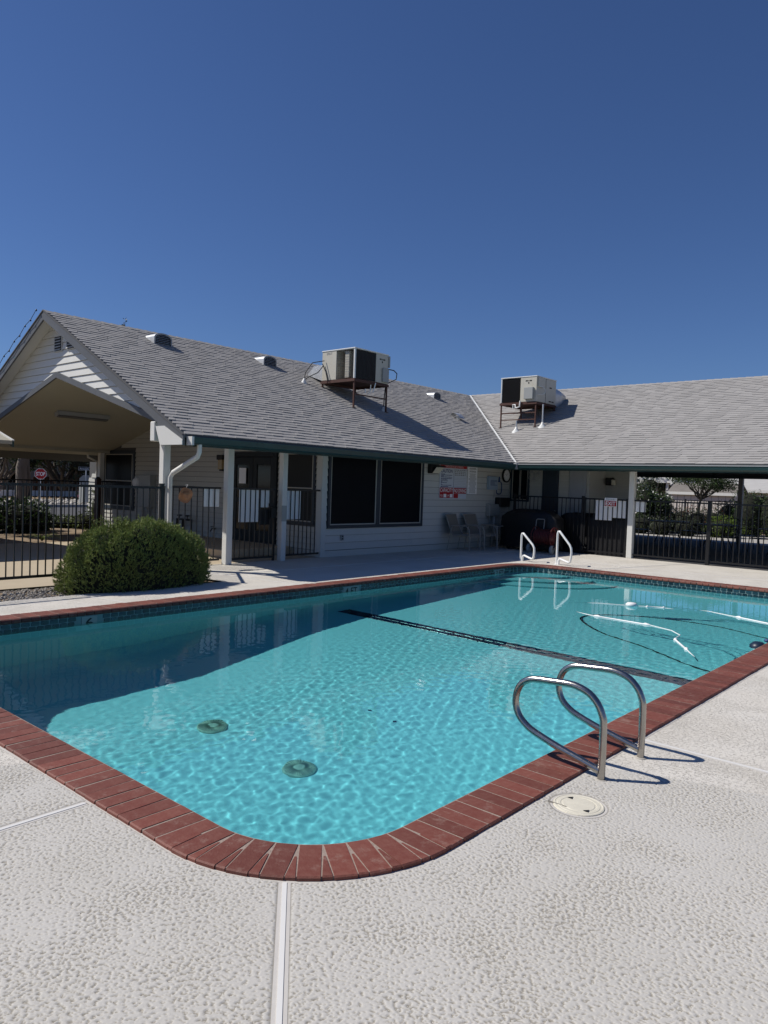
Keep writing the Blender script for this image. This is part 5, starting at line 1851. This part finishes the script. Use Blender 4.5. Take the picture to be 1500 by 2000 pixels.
def step_rail(label, x, y, hgt):
    t = thing('step_rail', label, 'hand rail', (x, y, 0), 'pair of white hand rails at the pool steps')
    ax = Vector((.97, -.24, 0))
    s = hgt / .6
    P = [(0, 0), (0, .54 * s), (.015, .585 * s), (.05, .59 * s), (.09, .56 * s), (.33, .37 * s), (.375, .31 * s), (.385, .24 * s), (.375, .14 * s), (.36, .085), (.32, .065), (.24, .085), (.10, .12), (.07, .11), (.055, .08), (.05, .0)]
    MB().tube([tuple(Vector((x, y, 0)) + ax * p[0] + Vector((0, 0, p[1]))) for p in P], .0225, 10).build('rail', M_RAILW, t)
    MB().lathe([(.05, .002), (.045, .010), (.024, .012)], (x, y, 0), 16).build('base_ring', M_RAILW, t)


step_rail('shorter looking white hand rail at the far corner steps nearer the chairs', -8.24, 13.94, .60)
step_rail('white hand rail at the far corner steps nearer the breezeway gate', -7.40, 13.96, .70)

# skimmer lid
ld = thing('skimmer_lid', 'round cream skimmer lid set in the deck beside the grab rails', 'lid', (-1.572, 3.289, 0))
MB().lathe([(.121, 0), (.119, .006), (.112, .008), (.110, .0065), (.101, .0065), (.099, .008), (.086, .008), (.084, .0065), (.076, .0065), (.074, .008), (.0, .0095)], (-1.572, 3.289, 0), 44, smooth=False).build('cover', M_CREAM, ld)
MB().lathe([(.134, .0012), (.1235, .0028), (.121, .001)], (-1.572, 3.289, 0), 44).build('collar', M_BORDER, ld)
for a in (2.55, 5.69):
    cx, cy = -1.572 + .075 * math.cos(a), 3.289 + .075 * math.sin(a)
    MB().add([(cx - .016, cy - .010, .0099), (cx + .014, cy - .012, .0099), (cx + .004, cy + .016, .0099)], [(0, 1, 2)]).build('finger_hole', M_INK, ld)
MB().box((-1.70, 3.22, .0), (-1.60, 3.2215, .0101)).build('seam', M_STONE, ld)

# pool cleaner hose floats
hz = WZ + .004


def float_rod(t, a, b, r=.016):
    a, b = Vector(a), Vector(b)
    d = b - a
    pts = [a, a + d * .03, a + d * .09, a + d * .13, a + d * .87, a + d * .91, a + d * .97, b]
    MB().tube([tuple(p) for p in pts], [.004, r * .9, r * 1.5, r * .7, r * .7, r * 1.5, r * .9, .004], 10).build('float', M_PLAST, t)


fh = thing('cleaner_hose', 'white pool cleaner hose with long floats drifting on the far water', 'hose', (-3.4, 9.3, WZ))
float_rod(fh, (-4.30, 9.17, hz), (-3.50, 9.10, hz), .015)
float_rod(fh, (-2.98, 8.46, hz), (-2.66, 7.95, hz), .015)
float_rod(fh, (-2.98, 10.74, hz), (-2.35, 10.45, hz), .016)
MB().tube([(-4.62, 9.32, hz - .01), (-4.30, 9.17, hz), (-3.50, 9.10, hz), (-3.2, 8.98, hz - .004), (-3.02, 8.76, hz - .004), (-2.98, 8.46, hz), (-2.66, 7.95, hz), (-2.5, 7.7, hz - .01), (-2.42, 7.55, hz - .03)], .0065, 6).build('tail', M_HOSE, fh)
MB().tube([(-3.9, 10.9, hz - .02), (-3.4, 10.95, hz - .006), (-2.98, 10.74, hz), (-2.35, 10.45, hz), (-2.1, 10.3, hz - .03)], .0065, 6).build('tail', M_HOSE, fh)
f2 = thing('hose_float', 'short white hose float with a raised bulb farther across the pool', 'hose', (-4.25, 10.5, WZ))
MB().tube([(-5.1, 10.05, hz - .02), (-4.75, 10.3, hz - .004), (-4.35, 10.45, hz), (-3.98, 10.68, hz), (-3.8, 10.72, hz - .01)], .007, 6).build('tail', M_HOSE, f2)
MB().lathe([(0, .05), (.06, .045), (.085, .02), (.06, -.02), (0, -.03)], (-4.32, 10.46, hz), 16).build('bulb', M_PLAST, f2)
float_rod(f2, (-4.15, 10.56, hz), (-3.92, 10.70, hz), .014)
pc = thing('pool_cleaner', 'dark blue pool cleaner head bobbing against the near right coping', 'pool cleaner', (-2.2, 8.8, WZ))
MB().lathe([(0, .06), (.05, .055), (.085, .02), (.09, -.03), (.06, -.07), (0, -.08)], (-2.19, 8.78, WZ), 18).build('body', M_TEAL, pc)
MB().lathe([(0, .03), (.03, .025), (.035, 0), (0, -.01)], (-2.12, 8.86, WZ + .06), 12).build('cap', M_BLUE, pc)
dh = thing('hose_shadow_tube', 'dark tube loop on the pool floor added as the floating hose shadow', 'hose', (-4, 9, -1.1))  # dark tube added in place of the floating hose's cast shadow
P = []
for (x, y) in ((-2.15, 8.2), (-2.7, 8.35), (-3.5, 8.85), (-4.2, 9.2), (-4.75, 9.75), (-4.8, 10.15), (-4.45, 10.5), (-3.9, 10.7), (-3.2, 10.7), (-2.6, 10.45), (-2.15, 10.2)):
    P.append((x, y, floor_z(y) + .03 + (cove(x, y) if x > -2.35 else 0)))
Q = []
for i in range(len(P) - 1):
    p0, p1, p2, p3 = (P[max(i - 1, 0)], P[i], P[i + 1], P[min(i + 2, len(P) - 1)])
    for s_ in np.linspace(0, 1, 7)[:-1]:
        Q.append(tuple(.5 * (2 * p1[j] + (p2[j] - p0[j]) * s_ + (2 * p0[j] - 5 * p1[j] + 4 * p2[j] - p3[j]) * s_ * s_ + (3 * p1[j] - p0[j] - 3 * p2[j] + p3[j]) * s_ ** 3) for j in range(3)))
MB().tube(Q + [P[-1]], .014, 8).build('hose', M_TEAL, dh)
dk = MB()
for x, y in ((-4.62, 5.15), (-4.29, 5.12)):
    dk.tube([(x, y, floor_z(y) + .008), (x + .03, y + .02, floor_z(y) + .012)], .012, 5)
tag(dk.build('fallen_leaves', M_COIL, None), 'two dark specks of debris on the pool floor', 'leaves', kind='stuff')

# ------------------------------------------------------------------ vegetation
def leaf_cloud(name, clumps, n, size, m, parent=None, up=0.3, shell=0.55, blade=None):
    """clumps: (x,y,z,rx,ry,rz); diamond leaves spread through each clump's volume, denser to the outside"""
    w_ = np.array([c[3] * c[4] + c[4] * c[5] + c[3] * c[5] for c in clumps])
    cnt = np.maximum(8, (n * w_ / w_.sum()).astype(int))
    P, D = [], []
    for c, k in zip(clumps, cnt):
        d = rng.normal(size=(k, 3))
        d /= np.linalg.norm(d, axis=1)[:, None]
        r = shell + (1 - shell) * rng.random(k) ** .6
        lump = 1 + .16 * np.sin(d[:, 0] * 6 + c[0] * 3) * np.sin(d[:, 1] * 5 + c[1] * 2) + .12 * np.sin(d[:, 2] * 7 + c[2] * 5)
        P.append(np.array(c[:3]) + d * np.array(c[3:]) * (r * lump)[:, None])
        D.append(d)
    P, D = np.concatenate(P), np.concatenate(D)
    k = len(P)
    t = rng.normal(size=(k, 3)) + D * .6 + np.array([0, 0, up])
    t /= np.linalg.norm(t, axis=1)[:, None]
    b = np.cross(t, rng.normal(size=(k, 3)))
    b /= np.linalg.norm(b, axis=1)[:, None]
    L_ = size * rng.uniform(.6, 1.3, (k, 1))
    W_ = L_ * (blade if blade else .42)
    V = np.stack([P, P + t * L_ * .5 + b * W_ * .5, P + t * L_, P + t * L_ * .5 - b * W_ * .5], 1)
    F = np.arange(4 * k).reshape(k, 4)
    return arr_obj(name, V.reshape(-1, 3), F, m, parent)


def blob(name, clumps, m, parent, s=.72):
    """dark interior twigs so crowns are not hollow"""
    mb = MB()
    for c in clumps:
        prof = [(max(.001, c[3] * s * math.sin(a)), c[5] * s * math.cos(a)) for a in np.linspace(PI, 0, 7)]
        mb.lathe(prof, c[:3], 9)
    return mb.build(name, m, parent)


def branch(mb, a, b, r0, r1, n=5, wob=.06):
    a, b = Vector(a), Vector(b)
    L_ = (b - a).length
    pts = [a + (b - a) * (i / n) + Vector((random.uniform(-1, 1), random.uniform(-1, 1), random.uniform(-.5, .5))) * wob * L_ * (0 < i < n) for i in range(n + 1)]
    mb.tube([tuple(p) for p in pts], [r0 + (r1 - r0) * i / n for i in range(n + 1)], 7)


def tree(label, x, y, h, cr, leaf_m, n, size, trunk_r=.16, fork=.4, zbase=-.1, group='trees beyond the porch', name='tree', lean=(0, 0), nclump=9, flat=.7, core=True):
    t = thing(name, label, 'tree', (x, y, zbase), group)
    mb = MB()
    fk = Vector((x + lean[0], y + lean[1], zbase + h * fork))
    branch(mb, (x, y, zbase), fk, trunk_r, trunk_r * .7, wob=.03)
    cl = []
    for k in range(nclump):
        a = 2 * PI * k / nclump * 2.4 + random.uniform(-.4, .4)
        rr = cr * random.uniform(.25, .75)
        zz = zbase + h * (fork + (1 - fork) * random.uniform(.35, .92))
        s = cr * random.uniform(.34, .52)
        c = (fk.x + rr * math.cos(a), fk.y + rr * math.sin(a), zz, s, s, s * flat)
        cl.append(c)
        branch(mb, fk, (c[0], c[1], c[2]), trunk_r * .5, trunk_r * .12)
    mb.build('trunk', M_BARK, t)
    crn = leaf_cloud('crown', cl, n, size, leaf_m, t, shell=.25)
    if core:
        blob('inner_twigs', cl, M_CORE, t, .5)
    return t


def shrub(label, clumps, n, size, m, group='shrubs and hedges', name='shrub', cat='shrub', flowers=None, base=None, blade=None, shell=.7):
    c0 = base or (clumps[0][0], clumps[0][1], 0)
    t = thing(name, label, cat, c0, group)
    leaf_cloud('foliage', clumps, n, size, m, t, shell=shell, blade=blade)
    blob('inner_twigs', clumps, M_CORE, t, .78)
    st_ = MB()
    branch(st_, (c0[0], c0[1], c0[2] - .1), (clumps[0][0], clumps[0][1], clumps[0][2]), .04, .02)
    st_.build('stem', M_BARK, t)
    if flowers:
        leaf_cloud('blossom', [(c[0], c[1], c[2], c[3] * 1.04, c[4] * 1.04, c[5] * 1.04) for c in clumps], flowers[1], flowers[2], flowers[0], t, shell=.92)
    return t


# the clipped rosemary mound by the pool
mound = thing('rosemary_shrub', 'large clipped dark green mound of rosemary by the fence at the pool corner', 'shrub', (-9.27, 5.47, 0))
MC, MR = np.array([-9.27, 5.47, 0.0]), np.array([.47, 1.12, .91])


def mound_pts(k):
    th = rng.uniform(0, 2 * PI, k)
    ph = np.arccos(rng.uniform(-.02, 1, k))
    d = np.stack([np.sin(ph) * np.cos(th), np.sin(ph) * np.sin(th), np.cos(ph)], 1)
    e = np.sign(d) * np.abs(d) ** np.array([.92, .92, .86])
    lump = 1 + .04 * np.sin(th * 3 + 1.0) * np.sin(ph * 4) + .03 * np.sin(th * 7 + ph * 6) + .03 * np.sin(th * 11 - ph * 9 + 2)
    return MC + e * MR * lump[:, None] * rng.uniform(.90, .985, k)[:, None], d


kt, kb = 9500, 9                       # sprigs, needles per sprig
p, d = mound_pts(kt)
dirs = d * .55 + np.array([0, 0, .55]) + rng.normal(size=(kt, 3)) * .25
dirs /= np.linalg.norm(dirs, axis=1)[:, None]
slen = rng.uniform(.03, .07, (kt, 1))
P = np.repeat(p, kb, 0)
DR = np.repeat(dirs, kb, 0)
SL_ = np.repeat(slen, kb, 0)
k = len(P)
along = rng.uniform(0, 1, (k, 1))
t = DR * .75 + rng.normal(size=(k, 3)) * .42
t /= np.linalg.norm(t, axis=1)[:, None]
b = np.cross(t, rng.normal(size=(k, 3)))
b /= np.linalg.norm(b, axis=1)[:, None]
P = P + DR * SL_ * along
L_ = rng.uniform(.018, .038, (k, 1))
V = np.stack([P - b * .0042, P + b * .0042, P + t * L_], 1)
arr_obj('foliage', V.reshape(-1, 3), np.arange(3 * k).reshape(k, 3), M_BUSH, mound)
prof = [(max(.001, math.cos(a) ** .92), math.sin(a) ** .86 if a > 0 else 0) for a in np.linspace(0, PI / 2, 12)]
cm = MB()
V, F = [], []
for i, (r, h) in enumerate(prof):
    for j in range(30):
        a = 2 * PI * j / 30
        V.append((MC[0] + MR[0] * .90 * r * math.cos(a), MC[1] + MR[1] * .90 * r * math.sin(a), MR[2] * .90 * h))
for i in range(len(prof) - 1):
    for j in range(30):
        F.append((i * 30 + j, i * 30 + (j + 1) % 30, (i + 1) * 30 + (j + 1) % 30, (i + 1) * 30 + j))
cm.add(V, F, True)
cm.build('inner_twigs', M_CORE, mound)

# garden beyond the porch, street side
shrub('dark leafy shrub behind the street side fence at the far left', [(-19.9, 8.35, .30, .75, .75, .50), (-20.4, 8.9, .25, .6, .6, .42), (-20.2, 7.7, .35, .6, .6, .5)], 2600, .11, M_LEAF)
shrub('light green climbing shrub beside the brown gate post of the porch fence', [(-20.3, 10.75, .55, .32, .32, .75), (-20.6, 10.5, .15, .45, .4, .3)], 1500, .09, M_LEAFY)
shrub('low spreading shrub in the dry garden bed under the street side fence', [(-21.3, 10.2, .08, .55, .4, .22), (-21.6, 9.6, .06, .5, .35, .18)], 900, .09, M_LEAFY)
shrub('small red flowering shrub against the fence at the far left', [(-21.2, 7.9, 1.05, .35, .35, .28)], 500, .10, M_REDLEAF, base=(-21.2, 7.9, 0))
ag = thing('strap_leaf_plant', 'small plant with arching strap leaves in the garden bed behind the fence', 'plant', (-16.75, 7.5, 0))
lf = MB()
for k in range(34):
    a = random.uniform(0, 2 * PI)
    l = random.uniform(.3, .55)
    pts = [(-16.75 + l * s * math.cos(a), 7.5 + l * s * math.sin(a), l * (1.25 * s - 1.1 * s * s) * random.uniform(.9, 1.1)) for s in (0, .25, .5, .75, 1.0)]
    n_ = Vector((-math.sin(a), math.cos(a), 0)) * .016
    V = []
    for i, q in enumerate(pts):
        w_ = n_ * (1 - .2 * i)
        V += [tuple(Vector(q) - w_), tuple(Vector(q) + w_)]
    lf.add(V, [(2 * i, 2 * i + 1, 2 * i + 3, 2 * i + 2) for i in range(4)])
lf.build('leaves', M_LEAFY, ag)
tree('old tree with a thick pale trunk standing at the street edge behind the porch fence', -24.65, 10.18, 4.4, 1.7, M_LEAFD, 2600, .14, .22, .5, lean=(.1, .2), nclump=10)
tree('second slimmer trunked tree just right of the thick pale trunk', -24.95, 10.62, 4.6, 1.6, M_LEAFD, 2000, .14, .13, .5, nclump=8)
tree('broad dark evergreen street tree behind the stop sign', -49.5, 23.6, 6.0, 4.6, M_LEAFD, 9000, .26, .3, .08, nclump=15)
tree('large dark evergreen tree right of the stop sign behind the street name sign', -47.5, 27.0, 6.0, 4.4, M_LEAFD, 9000, .26, .3, .08, nclump=15)
tree('sunlit green tree above the house roof at the far left', -50.0, 19.8, 4.4, 2.4, M_LEAF, 3200, .22, .2, .2, nclump=8)
tree('dark tree filling the gap at the far left behind the houses', -66, 21, 6.5, 5.5, M_LEAFD, 4500, .4, .4, .1, nclump=10)
tree('dark tree behind the large evergreen near the porch window', -60, 34, 7, 6.0, M_LEAFD, 5000, .4, .4, .1, nclump=11)
tree('light yellow green tree seen between the street sign and the porch post', -28.6, 15.6, 4.2, 1.1, M_LEAFY, 2200, .13, .09, .2, nclump=9)
cn = thing('conifer', 'tall conifer whose tip shows above the clubhouse ridge', 'tree', (-56, 31.35, -.1), 'trees beyond the porch')
mb = MB()
branch(mb, (-56, 31.35, -.1), (-56, 31.35, 14.0), .3, .03, wob=.005)
mb.build('trunk', M_BARK, cn)
leaf_cloud('crown', [(-56 + random.uniform(-.1, .1), 31.35 + random.uniform(-.1, .1), z, max(.12, (14.3 - z) * .22), max(.12, (14.3 - z) * .22), .45) for z in np.arange(3, 14.2, .55)], 6000, .28, M_LEAFD, cn, shell=.2)
for i, (x, y, r, z) in enumerate(((-45.5, 25.5, 1.1, .6), (-45.0, 28.3, 1.2, .7), (-44.2, 22.7, .7, .35))):
    shrub(('yellow green hedge shrub behind the rock bed right of the stop sign', 'tall green hedge shrub behind the grey cabinet across the street', 'low dark shrub with pink flowers behind the rock bed')[i],
          [(x, y, z, r, r, z + .1)], 1100, .17, (M_LEAFY, M_LEAF, M_LEAFD)[i], flowers=(M_PINK, 260, .14) if i == 2 else None)


def oct_sign(parent, c, r, normal, front, back, word=None):
    nz = Vector(normal).normalized()
    ux = Vector((0, 0, 1)).cross(nz).normalized()
    uy = nz.cross(ux)
    R = Matrix((ux, uy, nz)).transposed()

    def ring(rr, d):
        return [tuple(Vector(c) + R @ Vector((rr * math.cos(PI / 8 + k * PI / 4), rr * math.sin(PI / 8 + k * PI / 4), d))) for k in range(8)]
    m_ = MB()
    m_.add(ring(r, 0) + ring(r, .01), [tuple(range(8, 16)), tuple(range(7, -1, -1))] + [(i, (i + 1) % 8, 8 + (i + 1) % 8, 8 + i) for i in range(8)])
    p_ = m_.build('sign_plate', back, parent)
    if front:
        MB().add(ring(r * .93, .0125), [tuple(range(8))]).build('sign_face', front, p_)
        text(p_, word, tuple(Vector(c) + nz * .015), r * .66, M_PAPER, R, width=r * 1.42, bold=.02)
    return R


ss = thing('stop_sign', 'red stop sign on a pole across the street', 'sign', (-40.3, 17.9, 0))
oct_sign(ss, (-40.25, 17.88, 1.52), .31, (40.2, -17.9, 0), M_REDSIGN, M_PAPER, 'STOP')
MB().tube([(-40.3, 17.9, 0), (-40.3, 17.9, 1.8)], .03, 8).build('pole', M_GALV, ss)
sb = thing('street_sign', 'street name sign reading Avocado St above the back of a stop sign', 'sign', (-36.76, 18.65, 0))
MB().tube([(-36.76, 18.65, -.1), (-36.76, 18.65, 1.95)], .03, 8).build('pole', M_GALV, sb)
R = oct_sign(sb, (-36.79, 18.66, 1.23), .33, (36.7, -18.7, 0), None, M_METER)
nz = Vector((36.7, -18.7, 0)).normalized()
ux = Vector((0, 0, 1)).cross(nz)
c = Vector((-36.72, 18.63, 1.86))
for nm, hw_, hh, o_, mm in (('blade', .37, .085, 0, M_PAPER), ('blade_face', .36, .075, .006, M_INK)):
    V = [tuple(c + nz * (o_ + q) + ux * a_ + Vector((0, 0, b_))) for q in (0, .004) for a_, b_ in ((-hw_, -hh), (hw_, -hh), (hw_, hh), (-hw_, hh))]
    MB().add(V, [(4, 5, 6, 7), (3, 2, 1, 0), (0, 1, 5, 4), (1, 2, 6, 5), (2, 3, 7, 6), (3, 0, 4, 7)]).build(nm, mm, sb)
text(sb, 'Avocado  St', tuple(c + nz * .012), .095, M_PAPER, R, width=.62, bold=.01)
uc = thing('utility_cabinet', 'plain grey utility cabinet standing behind the street sign pole', 'cabinet', (-37.6, 19.1, 0))
MB().bbox((-37.9, 18.85, 0), (-37.4, 19.4, 1.05), .03).build('cabinet_box', M_METER, uc)
MB().bbox((-37.39, 18.9, .1), (-37.38, 19.35, .95), .004).build('cabinet_door', M_METER, uc)
wb = thing('wheelie_bin', 'black rubbish bin standing behind the rock bed at the far left', 'bin', (-44.5, 18.9, 0))
MB().prism([(-44.75, 0), (-44.25, 0), (-44.15, 1.0), (-44.85, 1.0)], 'y', 18.6, 19.15).build('body', M_INK, wb)
MB().bbox((-44.88, 18.56, 1.0), (-44.1, 19.2, 1.07), .02).build('lid', M_INK, wb)
for y in (18.58, 19.17):
    MB().lathe([(0, -.03), (.12, -.03), (.12, .03), (0, .03)], (-44.75, y, .12), 12, axis='y').build('wheel', M_INK, wb)
tag(MB().box((-48, 18.6, .1), (-47.8, 24.5, .45)).box((-47.95, 18.6, -.1), (-47.85, 18.9, .1)).box((-47.95, 24.2, -.1), (-47.85, 24.5, .1)).build('low_wall', M_WHITE, None, (-48, 21, 0)), 'low white wall behind the rock bed across the street', 'wall')


def house(label, x0, x1, y0, y1, wz, rz, ridge, wall_m, roof_m, wins=(), over=.4, zb=-.1, cat='house', group='houses beyond the clubhouse', boards=0):
    t = thing('house' if cat == 'house' else cat, label, cat, ((x0 + x1) / 2, (y0 + y1) / 2, zb), group)
    if ridge == 'x':
        ym = (y0 + y1) / 2
        MB().prism([(y0, zb), (y1, zb), (y1, wz), (ym, rz - .06), (y0, wz)], 'x', x0, x1).build('wall', wall_m, t)
        for s, ya in ((0, y0 - over), (1, y1 + over)):
            ze = wz - over * (rz - wz) / abs(ym - y0)
            pts = [(ya, ze), (ym, rz), (ym, rz + .09), (ya, ze + .09)]
            MB().prism(pts, 'x', x0 - over, x1 + over).build('roof', roof_m, t)
            MB().box((x0 - over, min(ya, ya + .03 * (1 if s else -1)), ze - .06), (x1 + over, max(ya, ya + .03 * (1 if s else -1)), ze + .08)).build('fascia', M_WHITE, t)
    else:
        xm = (x0 + x1) / 2
        MB().prism([(x0, zb), (x1, zb), (x1, wz), (xm, rz - .06), (x0, wz)], 'y', y0, y1).build('wall', wall_m, t)
        for s, xa in ((0, x0 - over), (1, x1 + over)):
            ze = wz - over * (rz - wz) / abs(xm - x0)
            MB().prism([(xa, ze), (xm, rz), (xm, rz + .09), (xa, ze + .09)], 'y', y0 - over, y1 + over).build('roof', roof_m, t)
            MB().box((min(xa, xa + .03 * (1 if s else -1)), y0 - over, ze - .06), (max(xa, xa + .03 * (1 if s else -1)), y1 + over, ze + .08)).build('fascia', M_WHITE, t)
    for f_, u0, u1, z0, z1 in wins:
        if f_ == '-y':
            w_ = MB().bbox((u0, y0 - .03, z0), (u1, y0 + .01, z1), .01).build('window', M_WHITE, t)
            MB().box((u0 + .06, y0 - .035, z0 + .06), (u1 - .06, y0 - .031, z1 - .06)).build('pane', M_GLASS, w_)
        else:
            w_ = MB().bbox((x1 - .01, u0, z0), (x1 + .03, u1, z1), .01).build('window', M_WHITE, t)
            MB().box((x1 + .031, u0 + .06, z0 + .06), (x1 + .035, u1 - .06, z1 - .06)).build('pane', M_GLASS, w_)
    if boards:
        bm = MB()
        x = x0 + boards
        while x < x1:
            bm.box((x - .012, y0 - .012, zb), (x + .012, y0, wz))
            x += boards
        bm.build('batten', M_TRIM, t)
    return t


house('tan single storey house with a weathered grey gable roof behind the stop sign', -72, -56, 21.0, 31.5, 2.0, 4.6, 'x', M_HWALL, M_HROOF, (('+x', 22.5, 24.0, .7, 1.7), ('+x', 28.0, 29.5, .7, 1.7)))
house('long low house with a grey roof at the far left behind the thick pale trunk', -70, -54, 9, 20.5, 1.9, 3.6, 'y', M_HWALL, M_HROOF, (('+x', 17.5, 19.0, .7, 1.6),))
dfn = thing('wooden_fence', 'dark wooden picket fence between the house and the evergreen', 'fence', (-52, 25, 0))
for k in range(16):
    MB().box((-52.05, 22.6 + k * .4, -.1), (-52, 22.92 + k * .4, 1.3 + .03 * (k % 3))).build('board', M_BROWN, dfn)
MB().box((-52.12, 22.5, 1.0), (-52.06, 29.0, 1.1)).build('rail', M_BROWN, dfn)

# right-hand garden behind the patio
shrub('tall shrub with white blossoms behind the patio just right of the white post', [(-11.9, 29.6, 1.15, .62, .6, .78), (-11.3, 29.8, .9, .5, .5, .8), (-12.6, 29.8, 1.0, .6, .5, .8)], 4200, .10, M_LEAF, flowers=(M_FLOWER, 420, .09))
shrub('dark hedge with rust red tips behind the patio below the carport', [(-11.4 + i * .55, 31.0 + .1 * i, .45, .5, .45, .58) for i in range(4)], 3600, .08, M_LEAFD, flowers=(M_REDLEAF, 900, .07))
shrub('bright green low ground cover mound behind the patio under the small tree', [(-11.2 + i * .8, 31.9 + .15 * (i % 2), .2, .75, .6, .42) for i in range(4)], 5200, .08, M_LEAFL)
shrub('bright green clipped round bush behind the patio tables', [(-8.85, 29.6, .28, .68, .6, .46)], 3400, .06, M_LEAFL, shell=.9)
shrub('dark clipped shrub in shade behind the patio left of the round bush', [(-9.9, 28.9, .3, .55, .5, .42), (-10.8, 28.7, .28, .6, .5, .38), (-11.6, 28.6, .3, .6, .5, .4)], 3000, .07, M_LEAFD)
shrub('tall dark hedge at the right edge behind the patio', [(-8.6 + i * .95, 32.2, .8, .75, .7, 1.15) for i in range(8)], 12000, .10, M_LEAF, blade=.3)
shrub('dark bushy shrub in front of the shed gable', [(-10.0, 34.2, .55, .6, .6, .85), (-9.4, 34.0, .5, .6, .6, .8)], 2600, .09, M_LEAFD)
tree('small dark tree with a leaning forked trunk in front of the white shed', -10.95, 32.9, 3.0, 1.45, M_LEAF, 9500, .085, .075, .46, zbase=0, group='trees behind the patio', lean=(.15, .1), nclump=15, flat=.5, core=False)
tree('dense dark tree crown behind the patio between the carport and the shed', -17.5, 43.5, 3.3, 1.6, M_LEAFD, 3200, .15, .15, .3, group='trees behind the patio', nclump=9)
tree('tall leafy tree beyond the right hand hedge', -6.0, 52, 3.6, 2.2, M_LEAFD, 3000, .2, .2, .3, group='trees behind the patio', nclump=9)
shed = house('white garden shed with vertical battens and a grey gable roof', -14.0, -10.95, 38.3, 40.0, 1.72, 2.12, 'x', M_HWALL2, M_HROOF, (('+x', 38.9, 39.4, .95, 1.6),), over=.14, zb=-.1, cat='shed', boards=.33)
cp = thing('carport', 'white carport with slim posts and a pale flat roof behind the flowering shrub', 'carport', (-18, 45, 0))
MB().box((-23, 43.2, 2.35), (-15.6, 46.5, 2.5)).build('roof', M_HROOF2, cp)
MB().box((-23, 43.17, 2.25), (-15.6, 43.2, 2.52)).box((-15.6, 43.2, 2.25), (-15.57, 46.5, 2.52)).build('fascia', M_WHITE, cp)
for x in (-16.1, -16.7, -20.5):
    MB().box((x - .06, 43.3, -.1), (x + .06, 43.42, 2.35)).build('post', M_WHITE, cp)
house('pale house with a light grey roof behind the carport', -30, -17.5, 47, 55, 2.2, 3.1, 'x', M_HWALL, M_HROOF2, (('-y', -20, -18.8, .8, 1.8),))
house('long pale house with a light grey roof above the right hand hedge', -15.5, 2, 47, 55, 2.0, 2.9, 'x', M_HWALL2, M_HROOF2, (('-y', -12.5, -11.2, .8, 1.7), ('-y', -8, -6.8, .8, 1.7)))


def patio_table(label, x, y):
    t = thing('patio_table', label, 'table', (x, y, 0), 'round patio tables under the breezeway')
    MB().lathe([(0, .69), (.60, .69), (.62, .705), (.60, .72), (0, .72)], (x, y, 0), 28, smooth=False).build('table_top', M_TRIM, t)
    for k in range(4):
        a = PI / 4 + k * PI / 2
        c_, s_ = math.cos(a), math.sin(a)
        MB().tube([(x + .42 * c_, y + .42 * s_, .69), (x + .30 * c_, y + .30 * s_, .35), (x + .46 * c_, y + .46 * s_, 0)], .016, 6).build('leg', M_BLACK, t)
    return t


patio_table('round patio table left of the dark fence post under the breezeway', -8.55, 23.3)
patio_table('round patio table right of the dark fence post under the breezeway', -6.9, 22.7)
patio_table('round patio table at the right edge of the breezeway', -4.9, 21.6)


def iron_chair(label, x, y, rz):
    t = thing('iron_chair', label, 'chair', (0, 0, 0), 'dark iron chairs around the patio tables')
    r = .012
    for s in (-.22, .22):
        MB().tube([(s, .22, 0), (s, .21, .40), (s * 1.1, .12, .62), (s * 1.1, -.2, .64)], r, 6).build('arm_leg', M_BLACK, t)
        MB().tube([(s, -.26, 0), (s, -.20, .42), (s * .95, -.30, .90)], r, 6).build('rear_leg', M_BLACK, t)
    MB().box((-.22, -.2, .40), (.22, .22, .425)).build('seat', M_BLACK, t)
    m_ = MB()
    m_.tube([(-.21, -.30, .90), (-.1, -.31, .94), (.1, -.31, .94), (.21, -.30, .90)], r, 6)
    for k in range(5):
        x_ = -.14 + k * .07
        m_.tube([(x_, -.21, .43), (x_, -.305, .92)], .007, 5)
    m_.build('backrest', M_BLACK, t)
    t.location = (x, y, 0)
    t.rotation_euler = (0, 0, rz)
    return t


ic = None
for x, y, rz, lb in ((-9.3, 23.0, -1.2, 'dark iron chair on the left of the first patio table'), (-8.2, 24.1, 2.7, 'dark iron chair behind the first patio table'), (-8.1, 22.5, .5, 'dark iron chair in front of the first patio table'),
                     (-7.5, 23.3, -2.2, 'dark iron chair left of the second patio table'), (-6.2, 23.2, 2.2, 'dark iron chair behind the second patio table'), (-6.4, 21.9, .6, 'dark iron chair in front of the second patio table'),
                     (-5.6, 22.2, -2.3, 'dark iron chair left of the third patio table'), (-4.2, 22.2, 2.3, 'dark iron chair right of the third patio table')):
    if ic is None:
        ic = iron_chair(lb, x, y, rz)
        continue
    c2 = ic.copy()
    COL.objects.link(c2)
    c2.location = (x, y, 0)
    c2.rotation_euler = (0, 0, rz)
    c2['label'] = lb
    for o in list(ic.children):
        q = o.copy()
        COL.objects.link(q)
        q.parent = c2

# distant tree line so the horizon is closed behind the houses
far = []
for k in range(60):
    a = -1.35 + k * .042
    dd = random.uniform(95, 120)
    far.append((dd * math.sin(a), dd * math.cos(a), 1.0, random.uniform(4, 7), random.uniform(4, 7), random.uniform(2.5, 5.0)))
tag(leaf_cloud('far_trees', far, 9000, 1.3, M_HAZEHILL, shell=.5), 'distant line of trees beyond the houses', 'trees', kind='stuff')
